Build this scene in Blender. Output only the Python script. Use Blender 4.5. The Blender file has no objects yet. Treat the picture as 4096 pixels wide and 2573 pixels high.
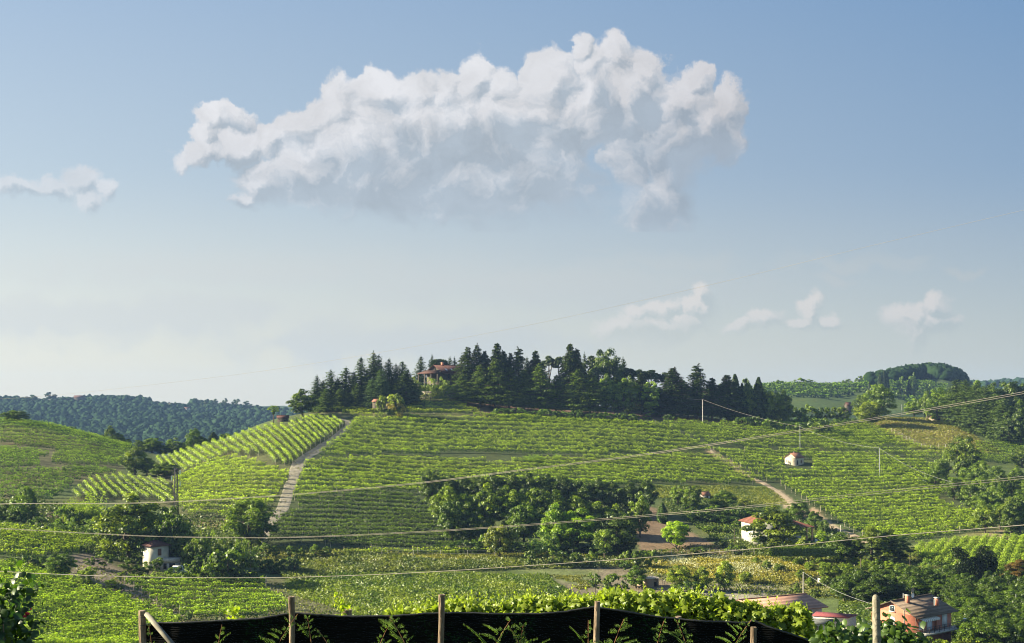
import bpy, math, random
import numpy as np
from mathutils import Vector, Matrix
random.seed(7); rng = np.random.default_rng(11)
S = bpy.context.scene; COL = S.collection
# ------------------------------------------------------------- camera, sky, sun, exposure
F = 1100.0; CX = 512.0; HY = 400.0; W0 = 1024; H0 = 643      # focal length and horizon in pixels of the photo
cam = bpy.data.objects.new('camera', bpy.data.cameras.new('camera')); COL.objects.link(cam)
cam.rotation_euler = (math.radians(90), 0, 0)
cam.data.sensor_width = 36; cam.data.lens = 36*F/W0
cam.data.shift_y = (HY-H0/2)/W0
cam.data.clip_start = 0.2; cam.data.clip_end = 30000
S.camera = cam
SUN_AZ = 3.0; SUN_EL = 23.0          # the sun stands left of the view, a little beyond it
sun_dir = Vector((-math.cos(math.radians(SUN_AZ))*math.cos(math.radians(SUN_EL)),
                  math.sin(math.radians(SUN_AZ))*math.cos(math.radians(SUN_EL)), math.sin(math.radians(SUN_EL))))
sl = bpy.data.lights.new('sun', 'SUN'); sl.energy = 5.0; sl.angle = math.radians(0.6); sl.color = (1.0, 0.885, 0.64)
so = bpy.data.objects.new('sun', sl); COL.objects.link(so); so.rotation_euler = sun_dir.to_track_quat('Z', 'Y').to_euler()
S.view_settings.view_transform = 'Standard'; S.view_settings.look = 'None'
S.view_settings.exposure = 2.02; S.view_settings.gamma = 1; S.view_settings.use_curve_mapping = False
S.render.engine = 'CYCLES'
cy = S.cycles
cy.use_denoising = True; cy.pixel_filter_type = 'BLACKMAN_HARRIS'; cy.filter_width = 1.05; cy.max_bounces = 5; cy.diffuse_bounces = 2; cy.glossy_bounces = 1; cy.transmission_bounces = 3
cy.transparent_max_bounces = 8; cy.volume_bounces = 0; cy.sample_clamp_indirect = 4; cy.caustics_reflective = False; cy.caustics_refractive = False

world = bpy.data.worlds.new('World'); S.world = world; world.use_nodes = True
class NT:
    """small helper that writes node graphs as expressions"""
    def __init__(s, tree): s.t = tree; s.n = tree.nodes; s.l = tree.links
    def put(s, sock, v):
        if isinstance(v, bpy.types.NodeSocket): s.l.new(v, sock)
        elif v is not None: sock.default_value = v
    def m(s, op, a, b=None, c=None, clamp=False):
        n = s.n.new('ShaderNodeMath'); n.operation = op; n.use_clamp = clamp
        for i, v in enumerate((a, b, c)):
            if v is not None: s.put(n.inputs[i], v)
        return n.outputs[0]
    def v(s, op, a, b=None, c=None):
        n = s.n.new('ShaderNodeVectorMath'); n.operation = op
        if a is not None: s.put(n.inputs[0], a)
        if b is not None: s.put(n.inputs[3] if op == 'SCALE' else n.inputs[1], b)
        if c is not None: s.put(n.inputs[2], c)
        return n.outputs['Value'] if op in ('LENGTH', 'DOT_PRODUCT') else n.outputs[0]
    def mapr(s, v, a, b, c=0., d=1., smooth=True):
        n = s.n.new('ShaderNodeMapRange'); n.interpolation_type = 'SMOOTHSTEP' if smooth else 'LINEAR'
        s.put(n.inputs[0], v)
        for i, x in zip((1, 2, 3, 4), (a, b, c, d)): s.put(n.inputs[i], x)
        return n.outputs[0]
    def mix(s, f, a, b, mode='MIX'):
        n = s.n.new('ShaderNodeMix'); n.data_type = 'RGBA'; n.blend_type = mode
        s.put(n.inputs[0], f); 
        for i, x in ((6, a), (7, b)):
            if isinstance(x, tuple) and len(x) == 3: x = (*x, 1)
            s.put(n.inputs[i], x)
        return n.outputs[2]
    def noise(s, vec, scale, detail=2, rough=.5, dist=0., out='Fac', dims='3D'):
        n = s.n.new('ShaderNodeTexNoise'); n.noise_dimensions = dims
        if vec is not None: s.put(n.inputs['Vector'], vec)
        n.inputs['Scale'].default_value = scale; n.inputs['Detail'].default_value = detail
        n.inputs['Roughness'].default_value = rough; n.inputs['Distortion'].default_value = dist
        return n.outputs[0] if out == 'Fac' else n.outputs[1]
    def sep(s, v):
        n = s.n.new('ShaderNodeSeparateXYZ'); s.put(n.inputs[0], v); return n.outputs
    def comb(s, x, y, z):
        n = s.n.new('ShaderNodeCombineXYZ')
        for i, a in enumerate((x, y, z)): s.put(n.inputs[i], a)
        return n.outputs[0]

# cloud banks as ellipses (azimuth and height in 1/1100 rad-like units of direction, x right, y down from the sky frame)
def R1(*a): return [(150+.2596*x, 25+.2596*y, .2596*rx, .2596*ry) for x, y, rx, ry in a]
def R2(*a): return [(.248*x, .248*y, .248*rx, .248*ry) for x, y, rx, ry in a]
def R3(*a): return [(550+.1968*x, 200+.1968*y, .1968*rx, .1968*ry) for x, y, rx, ry in a]
CL_MAIN = R1((262,375,95,62),(210,440,60,60),(190,500,110,40),(360,470,100,55),(480,450,95,62),(600,400,100,90),(720,340,115,100),(895,265,95,85),(1035,265,105,90),(1150,270,80,95),
    (1265,235,75,85),(1370,250,75,85),(1510,230,100,115),(1640,95,50,60),(1690,170,80,80),(1820,130,75,95),(1730,270,130,130),(1930,185,60,75),(1890,290,140,130),
    (2095,225,60,62),(2050,330,120,110),(2240,320,70,75),(2160,400,120,100),(800,480,240,170),(1100,430,330,190),(1400,400,260,160),(1620,370,160,130),(2010,470,130,150),
    (1840,530,80,110),(1950,690,150,120),(640,590,170,110),(420,610,95,75),(350,680,45,45),(900,610,260,120),(1250,640,340,130),(1500,600,220,150))
CL_LEFT = R2((60,775,90,38),(200,770,120,42),(320,735,80,50),(350,810,55,55),(430,760,50,50))
CL_LOW = R3((330,620,110,60),(440,570,100,55),(560,540,90,45),(780,500,50,70),(720,560,100,60),(560,640,240,80),(1070,600,75,55),(960,640,70,40),(1220,620,70,35),(1290,560,60,75),(1400,600,90,40),
    (1950,535,80,60),(1830,600,85,70),(1850,690,85,100),(1960,620,120,60)) + R2((610,640,40,40),(600,770,80,40))
CL_WISP = [(250,262,280,26),(560,285,220,24),(90,318,220,26),(430,345,210,22),(330,225,160,16)] + R3((550,310,420,60),(850,290,120,25),(1500,320,420,50),(1800,280,150,30),(1450,410,150,40),(2100,360,120,25),(300,380,300,60),(320,225,110,14)) + R2((1000,1260,170,60),(720,1310,160,50),(250,1330,260,30),(1230,1390,200,60),(200,900,220,60))

def cloud_group(name, blobs, k):
    g = bpy.data.node_groups.new(name, 'ShaderNodeTree')
    g.interface.new_socket('P', in_out='INPUT', socket_type='NodeSocketVector')
    g.interface.new_socket('D', in_out='OUTPUT', socket_type='NodeSocketFloat')
    t = NT(g); gi = g.nodes.new('NodeGroupInput'); go = g.nodes.new('NodeGroupOutput')
    P = gi.outputs[0]; d = None
    for cx, cy_, rx, ry in blobs:
        q = t.v('MULTIPLY_ADD', P, (1/rx, 1/ry, 0), (-cx/rx, -cy_/ry, 0))
        L = t.v('LENGTH', q)
        d = L if d is None else t.m('SMOOTH_MIN', d, L, k)
    g.links.new(t.m('SUBTRACT', 1.0, d), go.inputs[0])
    return g
def build_world():
    t = NT(world.node_tree); n = t.n
    bg = n['Background']; out = n['World Output']
    sky = n.new('ShaderNodeTexSky'); sky.sky_type = 'NISHITA'; sky.sun_disc = False
    sky.sun_elevation = math.radians(SUN_EL)
    sky.sun_rotation = math.atan2(sun_dir.x, sun_dir.y)
    sky.air_density = 1.1; sky.dust_density = .7; sky.ozone_density = 2.5; sky.altitude = 300
    tc = n.new('ShaderNodeTexCoord'); g = tc.outputs['Generated']
    x, y, z = t.sep(g)
    yy = t.m('MAXIMUM', y, .05)
    px = t.m('MULTIPLY_ADD', t.m('DIVIDE', x, yy), F, CX)
    py = t.m('MULTIPLY_ADD', t.m('DIVIDE', z, yy), -F, HY)
    P = t.comb(px, py, 0.0)
    N = lambda *a, **k: t.noise(*a, dims='2D', **k)
    def warp(P, seed):
        a = N(t.v('ADD', P, (seed, 0, 0)), 1/60., 1, .5, out='Color')
        b = N(t.v('ADD', P, (seed, 40, 0)), 1/15., 3, .62, out='Color')
        P = t.v('ADD', P, t.v('MULTIPLY', t.v('SUBTRACT', a, (.5, .5, .5)), (46, 38, 0)))
        return t.v('ADD', P, t.v('MULTIPLY', t.v('SUBTRACT', b, (.5, .5, .5)), (18, 15, 0)))
    def puff(P, sc=1.):
        v = n.new('ShaderNodeTexVoronoi'); v.voronoi_dimensions = '2D'; v.feature = 'F1'; t.put(v.inputs['Vector'], P)
        v.inputs['Scale'].default_value = 1/(30.*sc); v.inputs['Detail'].default_value = 2.5; v.inputs['Roughness'].default_value = .6
        v.normalize = True
        f = N(P, 1/(38.*sc), 5, .62)
        return t.m('ADD', t.m('MULTIPLY', v.outputs['Distance'], -.4), t.m('MULTIPLY', f, 1.0))
    groups = {}
    def blob(kind, P):
        gn = n.new('ShaderNodeGroup'); gn.node_tree = groups[kind]; t.put(gn.inputs[0], P); return gn.outputs[0]
    def D(kind, P, amp, sc=1.):
        return t.m('ADD', blob(kind, P), t.m('MULTIPLY', puff(P, sc), amp))
    groups['main'] = cloud_group('cloud_main', CL_MAIN+CL_LEFT, .16)
    groups['low'] = cloud_group('cloud_low', CL_LOW, .2)
    groups['wisp'] = cloud_group('cloud_wisp', CL_WISP, .3)
    Pw = warp(P, 0.)
    left = t.mapr(px, -100, 1150, 1, 0, False)
    skyc = t.v('SCALE', sky.outputs[0], .05)
    hz = t.mapr(py, -120, 405, 0, 1, False)
    def air(up):
        """clear air above, summer haze towards the ground and the sun; the sky texture mixed in"""
        c = t.mix(left, (.130, .275, .505), (.36, .50, .69))
        mid = t.mix(left, (.26, .365, .50), (.60, .69, .73)); low = t.mix(left, (.46, .50, .49), (.86, .84, .73))
        c = t.mix(t.mapr(hz, .08, .68, 0, 1, False), c, mid)
        c = t.mix(t.mapr(hz, .52, 1.0, 0, 1), c, low)
        return t.mix(.08, c, t.v('SCALE', skyc, 4.2))
    # --- upper band: the big bank
    base = air(1)
    d0 = D('main', Pw, .95)
    d1 = D('main', t.v('ADD', Pw, (-5.5, -7, 0)), .95)
    deep = t.mapr(blob('main', t.v('ADD', t.v('MULTIPLY_ADD', Pw, (.5, .5, 0), t.v('SCALE', P, .5)), (-24., -48., 0))), -.25, .75)
    big = N(t.v('MULTIPLY', Pw, (1, 1.3, 0)), 1/85., 2, .5)
    bottom = t.mapr(py, 120, 225)
    alpha = t.mapr(d0, -.03, t.m('MULTIPLY_ADD', bottom, .55, .30))
    d2 = D('main', t.v('ADD', Pw, (-2.2, -2.8, 0)), .95)
    lit = t.m('ADD', t.m('MULTIPLY_ADD', t.m('SUBTRACT', d0, d1), 1.0, .74), t.m('MULTIPLY', t.m('SUBTRACT', d0, d2), 1.1))
    lit = t.m('SUBTRACT', lit, t.m('MULTIPLY', deep, t.m('MULTIPLY_ADD', big, .6, .52)), clamp=True)
    right = t.mapr(px, 500, 780)
    lo = t.mix(right, (.43, .495, .565), (.355, .42, .50))
    hi = t.mix(right, (.79, .80, .83), (.67, .67, .70))
    soft = t.mapr(N(Pw, 1/46., 4, .6), .3, .7, 0, 1, False)
    cc = t.mix(lit, t.v('SCALE', lo, t.m('MULTIPLY_ADD', soft, .16, .91)), t.v('SCALE', hi, t.m('MULTIPLY_ADD', soft, .16, .87)))
    cc = t.mix(t.mapr(px, 170, 60, 0, .3), cc, base)
    col1 = t.mix(t.m('MULTIPLY', alpha, t.m('MULTIPLY_ADD', bottom, -.25, .98)), base, cc)
    # --- lower band: thin sheets and small far heaps
    base2 = air(0)
    wa = D('wisp', Pw, .9, 1.3)
    col2 = t.mix(t.m('MULTIPLY', t.mapr(wa, .0, 1.0), t.mapr(py, 234, 285, 0, .8)), base2, t.mix(left, (.44, .50, .535), (.71, .75, .745)))
    e0 = D('low', Pw, .9, .75); e1 = D('low', t.v('ADD', Pw, (-5, -5, 0)), .9, .75)
    ll = t.m('MULTIPLY_ADD', t.m('SUBTRACT', e0, e1), 1.5, .5)
    ll = t.m('SUBTRACT', ll, t.m('MULTIPLY', t.mapr(blob('low', t.v('ADD', P, (-12, -20, 0))), -.1, .6), .45), clamp=True)
    foot = t.mapr(py, 290, 365, 1, .35)
    lc = t.mix(ll, t.mix(.3, base2, t.mix(left, (.27, .345, .42), (.60, .64, .63))), t.mix(left, (.63, .625, .625), (.82, .81, .77)))
    col2 = t.mix(t.m('MULTIPLY', t.mapr(e0, -.12, .65), foot), col2, lc)
    def BG(c, k=2**-S.view_settings.exposure):
        b = n.new('ShaderNodeBackground'); b.inputs[1].default_value = k; t.put(b.inputs[0], c); return b.outputs[0]
    def MS(f, a, b):
        m_ = n.new('ShaderNodeMixShader'); t.put(m_.inputs[0], f); t.l.new(a, m_.inputs[1]); t.l.new(b, m_.inputs[2]); return m_.outputs[0]
    inside = t.m('MULTIPLY', t.m('GREATER_THAN', z, -.02), t.m('MULTIPLY', t.m('GREATER_THAN', y, .5), t.m('LESS_THAN', t.m('ABSOLUTE', t.m('DIVIDE', x, yy)), .75)))
    band = t.m('GREATER_THAN', py, 232)
    front = MS(band, BG(col1), BG(col2))
    rest = BG(skyc, 1.)
    t.l.new(MS(inside, rest, front), out.inputs[0])
    world.cycles.sampling_method = 'MANUAL'; world.cycles.sample_map_resolution = 256
build_world()
# ------------------------------------------------------------- helpers
def tag(o, label=None, cat=None, group=None, kind=None):
    if label: o['label'] = label
    if cat: o['category'] = cat
    if group: o['group'] = group
    if kind: o['kind'] = kind
    return o
class MB:
    def __init__(s): s.v = []; s.f3 = []; s.f4 = []; s.m3 = []; s.m4 = []; s.t = []; s.n = 0
    def add(s, v, f, mat=0, tint=.5):
        v = np.asarray(v, float).reshape(-1, 3); f = np.asarray(f, int)
        if f.size == 0: return
        s.v.append(v); s.t.append(np.broadcast_to(np.asarray(tint, float), (len(v),)))
        if f.shape[1] == 3: s.f3.append(f+s.n); s.m3.append(np.full(len(f), mat))
        else: s.f4.append(f+s.n); s.m4.append(np.full(len(f), mat))
        s.n += len(v)
    def quads(s, c, nrm, size, asp=1., tint=.5, mat=0, up=None):
        """leaf-sized faces at c facing nrm"""
        c = np.asarray(c, float); N = len(c)
        if N == 0: return
        nrm = nrm/np.maximum(np.linalg.norm(nrm, axis=1, keepdims=True), 1e-6)
        a = rng.normal(size=(N, 3)) if up is None else np.asarray(up, float)+rng.normal(size=(N, 3))*.25
        t1 = np.cross(nrm, a); t1 /= np.maximum(np.linalg.norm(t1, axis=1, keepdims=True), 1e-6)
        t2 = np.cross(nrm, t1)
        sz = np.broadcast_to(np.asarray(size, float), (N,))[:, None]*.5
        P = np.stack([c-t1*sz*1.1, c-t2*sz*asp*.8-t1*sz*.1, c+t1*sz, c+t2*sz*asp], 1).reshape(-1, 3)
        s.add(P, np.arange(4*N).reshape(N, 4), mat, np.repeat(np.broadcast_to(np.asarray(tint, float), (N,)), 4))
    def box(s, x0, x1, y0, y1, z0, z1, mat=0, tint=.5):
        v = [(x, y, z) for z in (z0, z1) for y in (y0, y1) for x in (x0, x1)]
        s.add(v, [(0, 2, 3, 1), (4, 5, 7, 6), (0, 1, 5, 4), (2, 6, 7, 3), (0, 4, 6, 2), (1, 3, 7, 5)], mat, tint)
        return s
    def tube(s, pts, rad, n=6, mat=0, tint=.5, cap=True):
        pts = np.asarray(pts, float); K = len(pts); rad = np.broadcast_to(np.asarray(rad, float), (K,))
        d = np.gradient(pts, axis=0); d /= np.maximum(np.linalg.norm(d, axis=1, keepdims=True), 1e-9)
        a = np.where(np.abs(d[:, 2:3]) > .9, np.array([[1., 0, 0]]), np.array([[0, 0, 1.]]))
        u = np.cross(d, a); u /= np.linalg.norm(u, axis=1, keepdims=True); w = np.cross(d, u)
        an = np.arange(n)*2*math.pi/n
        V = pts[:, None, :]+rad[:, None, None]*(np.cos(an)[None, :, None]*u[:, None, :]+np.sin(an)[None, :, None]*w[:, None, :])
        i = np.arange(K-1)[:, None]*n; j = np.arange(n)[None, :]; j2 = (j+1) % n
        s.add(V.reshape(-1, 3), np.stack([i+j, i+n+j, i+n+j2, i+j2], -1).reshape(-1, 4), mat, tint)
        if cap and n > 3:
            for k, o_ in ((0, 1), (K-1, -1)):
                c = pts[k]; r = V[k]
                s.add(np.vstack([c[None], r]), [((0, 1+(q+1) % n, 1+q) if o_ == 1 else (0, 1+q, 1+(q+1) % n)) for q in range(n)], mat, tint)
        return s
    def beam(s, a, b, w, h=None, mat=0):
        """rectangular bar from a to b"""
        h = h or w; a = Vector(a); b = Vector(b); d = (b-a).normalized()
        u = d.cross(Vector((0, 0, 1))); u = u.normalized() if u.length > .01 else Vector((1, 0, 0)); w_ = u.cross(d)
        V = [p+u*sx*w/2+w_*sy*h/2 for p in (a, b) for sx, sy in ((-1, -1), (1, -1), (1, 1), (-1, 1))]
        s.add([tuple(q) for q in V], [(0, 1, 2, 3), (7, 6, 5, 4), (0, 4, 5, 1), (1, 5, 6, 2), (2, 6, 7, 3), (3, 7, 4, 0)], mat); return s
    def poly(s, pts, th, mat=0):
        """flat polygon pts (3d) thickened downwards/along its normal by th"""
        P = [Vector(p) for p in pts]; nn = (P[1]-P[0]).cross(P[2]-P[0]).normalized(); n = len(P)
        V = [tuple(p) for p in P]+[tuple(p-nn*th) for p in P]
        if n == 4:
            s.add(V, [(0, 1, 2, 3), (7, 6, 5, 4)]+[(i, i+4, (i+1) % 4+4, (i+1) % 4) for i in range(4)], mat)
        else:
            s.add(V, [(0, 1, 2), (5, 4, 3)], mat); s.add(V, [(i, i+3, (i+1) % 3+3, (i+1) % 3) for i in range(3)], mat)
        return s
    def mesh(s, name, mats, smooth=False):
        V = np.concatenate(s.v) if s.v else np.zeros((0, 3)); me = bpy.data.meshes.new(name)
        f3 = np.concatenate(s.f3) if s.f3 else np.zeros((0, 3), int); f4 = np.concatenate(s.f4) if s.f4 else np.zeros((0, 4), int)
        n3, n4 = len(f3), len(f4)
        me.vertices.add(len(V)); me.vertices.foreach_set('co', V.astype(np.float32).ravel())
        me.loops.add(n3*3+n4*4); me.loops.foreach_set('vertex_index', np.concatenate([f3.ravel(), f4.ravel()]).astype(np.int32))
        me.polygons.add(n3+n4)
        me.polygons.foreach_set('loop_start', np.concatenate([np.arange(n3)*3, n3*3+np.arange(n4)*4]).astype(np.int32))
        mi = np.concatenate([np.concatenate(s.m3) if s.m3 else np.zeros(0), np.concatenate(s.m4) if s.m4 else np.zeros(0)]).astype(np.int32)
        me.polygons.foreach_set('material_index', mi)
        if smooth: me.polygons.foreach_set('use_smooth', np.ones(n3+n4, bool))
        a = me.attributes.new('tint', 'FLOAT', 'POINT'); a.data.foreach_set('value', np.concatenate(s.t).astype(np.float32))
        for m_ in (mats if isinstance(mats, (list, tuple)) else [mats]): me.materials.append(m_)
        me.update(calc_edges=True); return me
    def obj(s, name, mats, parent=None, smooth=False):
        return link(name, s.mesh(name, mats, smooth), parent)
def link(name, data, parent=None, loc=None, rz=0.):
    o = bpy.data.objects.new(name, data); COL.objects.link(o)
    if parent: o.parent = parent
    if loc is not None: o.location = loc
    if rz: o.rotation_euler.z = rz
    return o
def thing(name, label, cat, loc=(0, 0, 0), rz=0., group=None):
    return tag(link(name, None, None, loc, rz), label, cat, group)

def inpoly(px, py, poly):
    px = np.asarray(px, float); py = np.asarray(py, float); r = np.zeros(px.shape, bool)
    n = len(poly)
    for i in range(n):
        x1, y1 = poly[i]; x2, y2 = poly[(i+1) % n]
        if y1 == y2: continue
        c = ((y1 > py) != (y2 > py)) & (px < (x2-x1)*(py-y1)/(y2-y1)+x1); r ^= c
    return r
def vnoise(x, y, seed=0):
    """cheap smooth value noise, -1..1"""
    xi = np.floor(x).astype(int); yi = np.floor(y).astype(int); fx = x-xi; fy = y-yi
    fx = fx*fx*(3-2*fx); fy = fy*fy*(3-2*fy)
    def h(a, b):
        n = (a*374761393+b*668265263+seed*1442695041) & 0x7fffffff
        n = ((n ^ (n >> 13))*1274126177) & 0x7fffffff
        return (n ^ (n >> 16)) % 10007/5003.5-1
    return (h(xi, yi)*(1-fx)+h(xi+1, yi)*fx)*(1-fy)+(h(xi, yi+1)*(1-fx)+h(xi+1, yi+1)*fx)*fy
def fbm(x, y, o=3, seed=0): return sum(vnoise(x*2**i, y*2**i, seed+i)*.5**i for i in range(o))

# ------------------------------------------------------------- the land: profiles of distance against height, column by column
def pchip(x, y, xn):
    x = np.asarray(x, float); y = np.asarray(y, float)
    h = np.diff(x); d = np.diff(y, axis=0)/(h[:, None] if y.ndim > 1 else h)
    m = np.zeros_like(y)
    m[0] = d[0]; m[-1] = d[-1]
    a, b = d[:-1], d[1:]; s = (a*b) > 0
    with np.errstate(divide='ignore', invalid='ignore'): hm = np.where(s, 2*a*b/(a+b), 0)
    m[1:-1] = np.nan_to_num(hm)
    xn = np.clip(xn, x[0], x[-1]); k = np.clip(np.searchsorted(x, xn)-1, 0, len(x)-2); t = (xn-x[k])/h[k]; hh = h[k]
    if y.ndim > 1: t = t[:, None]; hh = hh[:, None]
    return (2*t**3-3*t**2+1)*y[k]+(t**3-2*t**2+t)*hh*m[k]+(-2*t**3+3*t**2)*y[k+1]+(t**3-t**2)*hh*m[k+1]
NEAR = [(60, 675), (110, 672)]
FARL = [(700, 490), (900, 480), (1300, 448), (1800, 410), (1900, 407), (2200, 425), (3500, 412)]
FARM = [(700, 470), (900, 460), (1300, 440), (1900, 425), (3500, 412)]
PROF = {
 -150: [(150, 645), (180, 625), (205, 596), (225, 573), (245, 552), (262, 530), (275, 522), (290, 524), (310, 508), (330, 495), (370, 465), (420, 436), (455, 418), (475, 421), (520, 450)]+FARL,
 0: [(150, 648), (180, 630), (205, 600), (225, 577), (245, 556), (262, 536), (275, 527), (290, 530), (310, 514), (330, 500), (370, 470), (420, 442), (455, 423), (475, 426), (520, 450)]+FARL,
 75: [(150, 655), (180, 640), (205, 612), (225, 588), (245, 566), (262, 549), (275, 541), (290, 540), (310, 523), (330, 507), (370, 478), (420, 450), (452, 433), (475, 437), (520, 460)]+FARL,
 130: [(150, 657), (180, 643), (205, 618), (225, 595), (245, 575), (262, 561), (275, 553), (290, 545), (310, 528), (330, 512), (370, 485), (420, 462), (450, 449), (475, 453), (520, 465)]+FARL,
 170: [(150, 658), (180, 645), (205, 620), (225, 599), (245, 580), (262, 568), (275, 558), (290, 548), (310, 530), (330, 512), (370, 487), (420, 465), (450, 455), (475, 459), (520, 470)]+FARL,
 220: [(150, 658), (180, 647), (205, 622), (225, 602), (245, 583), (262, 570), (275, 560), (290, 549), (310, 530), (330, 510), (370, 480), (420, 452), (450, 440), (475, 445), (520, 465)]+FARL,
 290: [(150, 658), (180, 647), (205, 622), (225, 603), (245, 586), (262, 574), (275, 562), (290, 550), (310, 530), (330, 510), (370, 474), (420, 437), (450, 422), (475, 416), (510, 418), (560, 440)]+[(700, 490), (900, 480), (1300, 452), (1800, 415), (1900, 412), (2200, 428), (3500, 412)],
 350: [(150, 660), (180, 648), (205, 625), (225, 605), (245, 588), (262, 574), (275, 560), (290, 547), (310, 530), (330, 511), (370, 477), (420, 442), (450, 424), (475, 411), (500, 404), (540, 402), (580, 415)]+FARM,
 430: [(150, 661), (180, 650), (205, 628), (225, 608), (245, 590), (262, 575), (275, 562), (290, 550), (310, 532), (330, 515), (370, 482), (420, 447), (450, 428), (475, 411), (500, 398), (525, 394), (580, 396), (640, 410)]+FARM,
 512: [(150, 662), (180, 651), (205, 630), (225, 610), (245, 591), (262, 576), (275, 563), (290, 551), (310, 534), (330, 517), (370, 484), (420, 449), (450, 431), (475, 416), (500, 406), (535, 400), (580, 402), (640, 415)]+FARM,
 600: [(150, 662), (180, 651), (205, 632), (225, 612), (245, 592), (262, 577), (275, 565), (290, 553), (310, 536), (330, 519), (370, 487), (420, 452), (450, 434), (475, 421), (500, 412), (530, 407), (580, 408), (640, 420)]+FARM,
 700: [(150, 662), (180, 650), (205, 630), (225, 610), (245, 592), (262, 576), (275, 565), (290, 555), (310, 540), (330, 525), (370, 495), (420, 460), (450, 440), (475, 428), (500, 419), (530, 416), (580, 420), (640, 430)]+[(700, 450), (800, 430), (880, 400), (950, 386), (1000, 392), (1300, 410), (1800, 398), (1900, 397), (3500, 410)],
 780: [(150, 660), (180, 646), (205, 626), (225, 608), (245, 590), (262, 574), (275, 564), (290, 553), (310, 541), (330, 528), (370, 500), (420, 465), (450, 446), (475, 433), (500, 426), (530, 425), (580, 435), (640, 445)]+[(700, 450), (800, 425), (880, 398), (950, 384), (1000, 390), (1300, 408), (1800, 396), (1900, 395), (3500, 410)],
 860: [(150, 657), (180, 641), (205, 618), (225, 600), (245, 582), (262, 569), (275, 560), (290, 551), (310, 540), (330, 528), (370, 500), (420, 466), (450, 447), (475, 434), (500, 424), (530, 419), (560, 423), (620, 440)]+[(700, 450), (800, 428), (880, 402), (950, 387), (1000, 390), (1150, 405), (1300, 410), (1800, 394), (1900, 392), (3500, 410)],
 900: [(150, 656), (180, 640), (205, 616), (225, 597), (245, 580), (262, 567), (275, 558), (290, 549), (310, 538), (330, 526), (370, 498), (420, 465), (450, 446), (475, 432), (500, 423), (527, 417), (560, 420), (620, 445)]+[(700, 455), (800, 430), (880, 403), (960, 385), (1040, 377), (1090, 376), (1150, 386), (1300, 405), (1800, 392), (1900, 390), (3500, 410)],
 940: [(150, 656), (180, 640), (205, 615), (225, 596), (245, 579), (262, 566), (275, 557), (290, 547), (310, 535), (330, 523), (370, 496), (420, 465), (450, 447), (475, 434), (500, 424), (527, 418), (560, 421), (620, 445)]+[(700, 458), (800, 434), (880, 406), (960, 385), (1040, 376), (1090, 374), (1150, 386), (1300, 405), (1800, 391), (1900, 388), (3500, 410)],
 980: [(150, 656), (180, 640), (205, 615), (225, 595), (245, 578), (262, 566), (275, 556), (290, 546), (310, 533), (330, 521), (370, 496), (420, 467), (450, 450), (475, 438), (500, 427), (527, 420), (560, 423), (620, 446)]+[(700, 460), (800, 440), (880, 415), (960, 398), (1040, 391), (1090, 390), (1150, 396), (1300, 408), (1800, 390), (1900, 387), (3500, 410)],
 1024: [(150, 656), (180, 640), (205, 615), (225, 595), (245, 578), (262, 566), (275, 556), (290, 545), (310, 532), (330, 520), (370, 496), (420, 469), (450, 453), (475, 442), (500, 431), (530, 423), (560, 424), (620, 446)]+[(700, 460), (800, 442), (880, 425), (960, 410), (1090, 400), (1300, 408), (1800, 389), (1900, 386), (3500, 410)],
 1180: [(150, 656), (180, 640), (205, 615), (225, 595), (245, 578), (262, 566), (275, 556), (290, 545), (310, 531), (330, 518), (370, 494), (420, 468), (450, 453), (475, 442), (500, 432), (530, 425), (560, 426), (620, 446)]+[(700, 460), (800, 442), (880, 425), (960, 410), (1090, 400), (1300, 408), (1800, 389), (1900, 386), (3500, 410)],
}
US = sorted(PROF)
YG = np.concatenate([np.arange(-60, 20, 4.), np.arange(20, 150, 2.5), np.arange(150, 560, 1.0), np.geomspace(560, 7000, 210)])
def col_z(prof):
    ys = [-60, 3, 6, 10, 17, 24, 35]; zs = [-1.75, -1.75, -2.4, -3.9, -5.35, -6.6, -9.0]
    for Y, py in NEAR+prof+[(7000, 407)]: ys.append(Y); zs.append(-(py-HY)/F*Y)
    return pchip(ys, zs, YG)
ZC = np.stack([col_z(PROF[u]) for u in US])                     # (nu, nY)
SG = np.concatenate([np.linspace(-2.2, -.62, 30), np.linspace(-.60, .60, 460), np.linspace(.62, 2.2, 30)])
Y0 = 70.                                                        # grid lines fan from 70 m behind the camera
GX = SG[:, None]*(YG[None, :]+Y0); GY = np.broadcast_to(YG[None, :], GX.shape)
UU = CX+F*GX/np.maximum(GY, 40.)
UF = np.linspace(-150, 1180, 700); ZF = pchip(US, ZC, UF)        # (700, nY)
ui = np.clip((UU-UF[0])/(UF[1]-UF[0]), 0, len(UF)-1.001); k0 = ui.astype(int); fr = ui-k0
jj = np.broadcast_to(np.arange(len(YG))[None, :], UU.shape)
GZ = ZF[k0, jj]*(1-fr)+ZF[k0+1, jj]*fr
bump = fbm(GX/22., GY/22., 3, 5)*np.clip((GY-40)/200, 0, 1)*.45+fbm(GX/160., GY/160., 3, 9)*np.clip((GY-620)/800, 0, 1)*9
GZ = GZ+bump
def gz(x, y):
    """height of the land, read from the ground mesh itself"""
    x = np.asarray(x, float); y = np.asarray(y, float)
    s = x/(y+Y0); i = np.clip(np.interp(s, SG, np.arange(len(SG))), 0, len(SG)-1.001); j = np.clip(np.interp(y, YG, np.arange(len(YG))), 0, len(YG)-1.001)
    i0 = i.astype(int); j0 = j.astype(int); a = i-i0; b = j-j0
    return (GZ[i0, j0]*(1-a)+GZ[i0+1, j0]*a)*(1-b)+(GZ[i0, j0+1]*(1-a)+GZ[i0+1, j0+1]*a)*b
YS = np.arange(120, 2300, .75)
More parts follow.
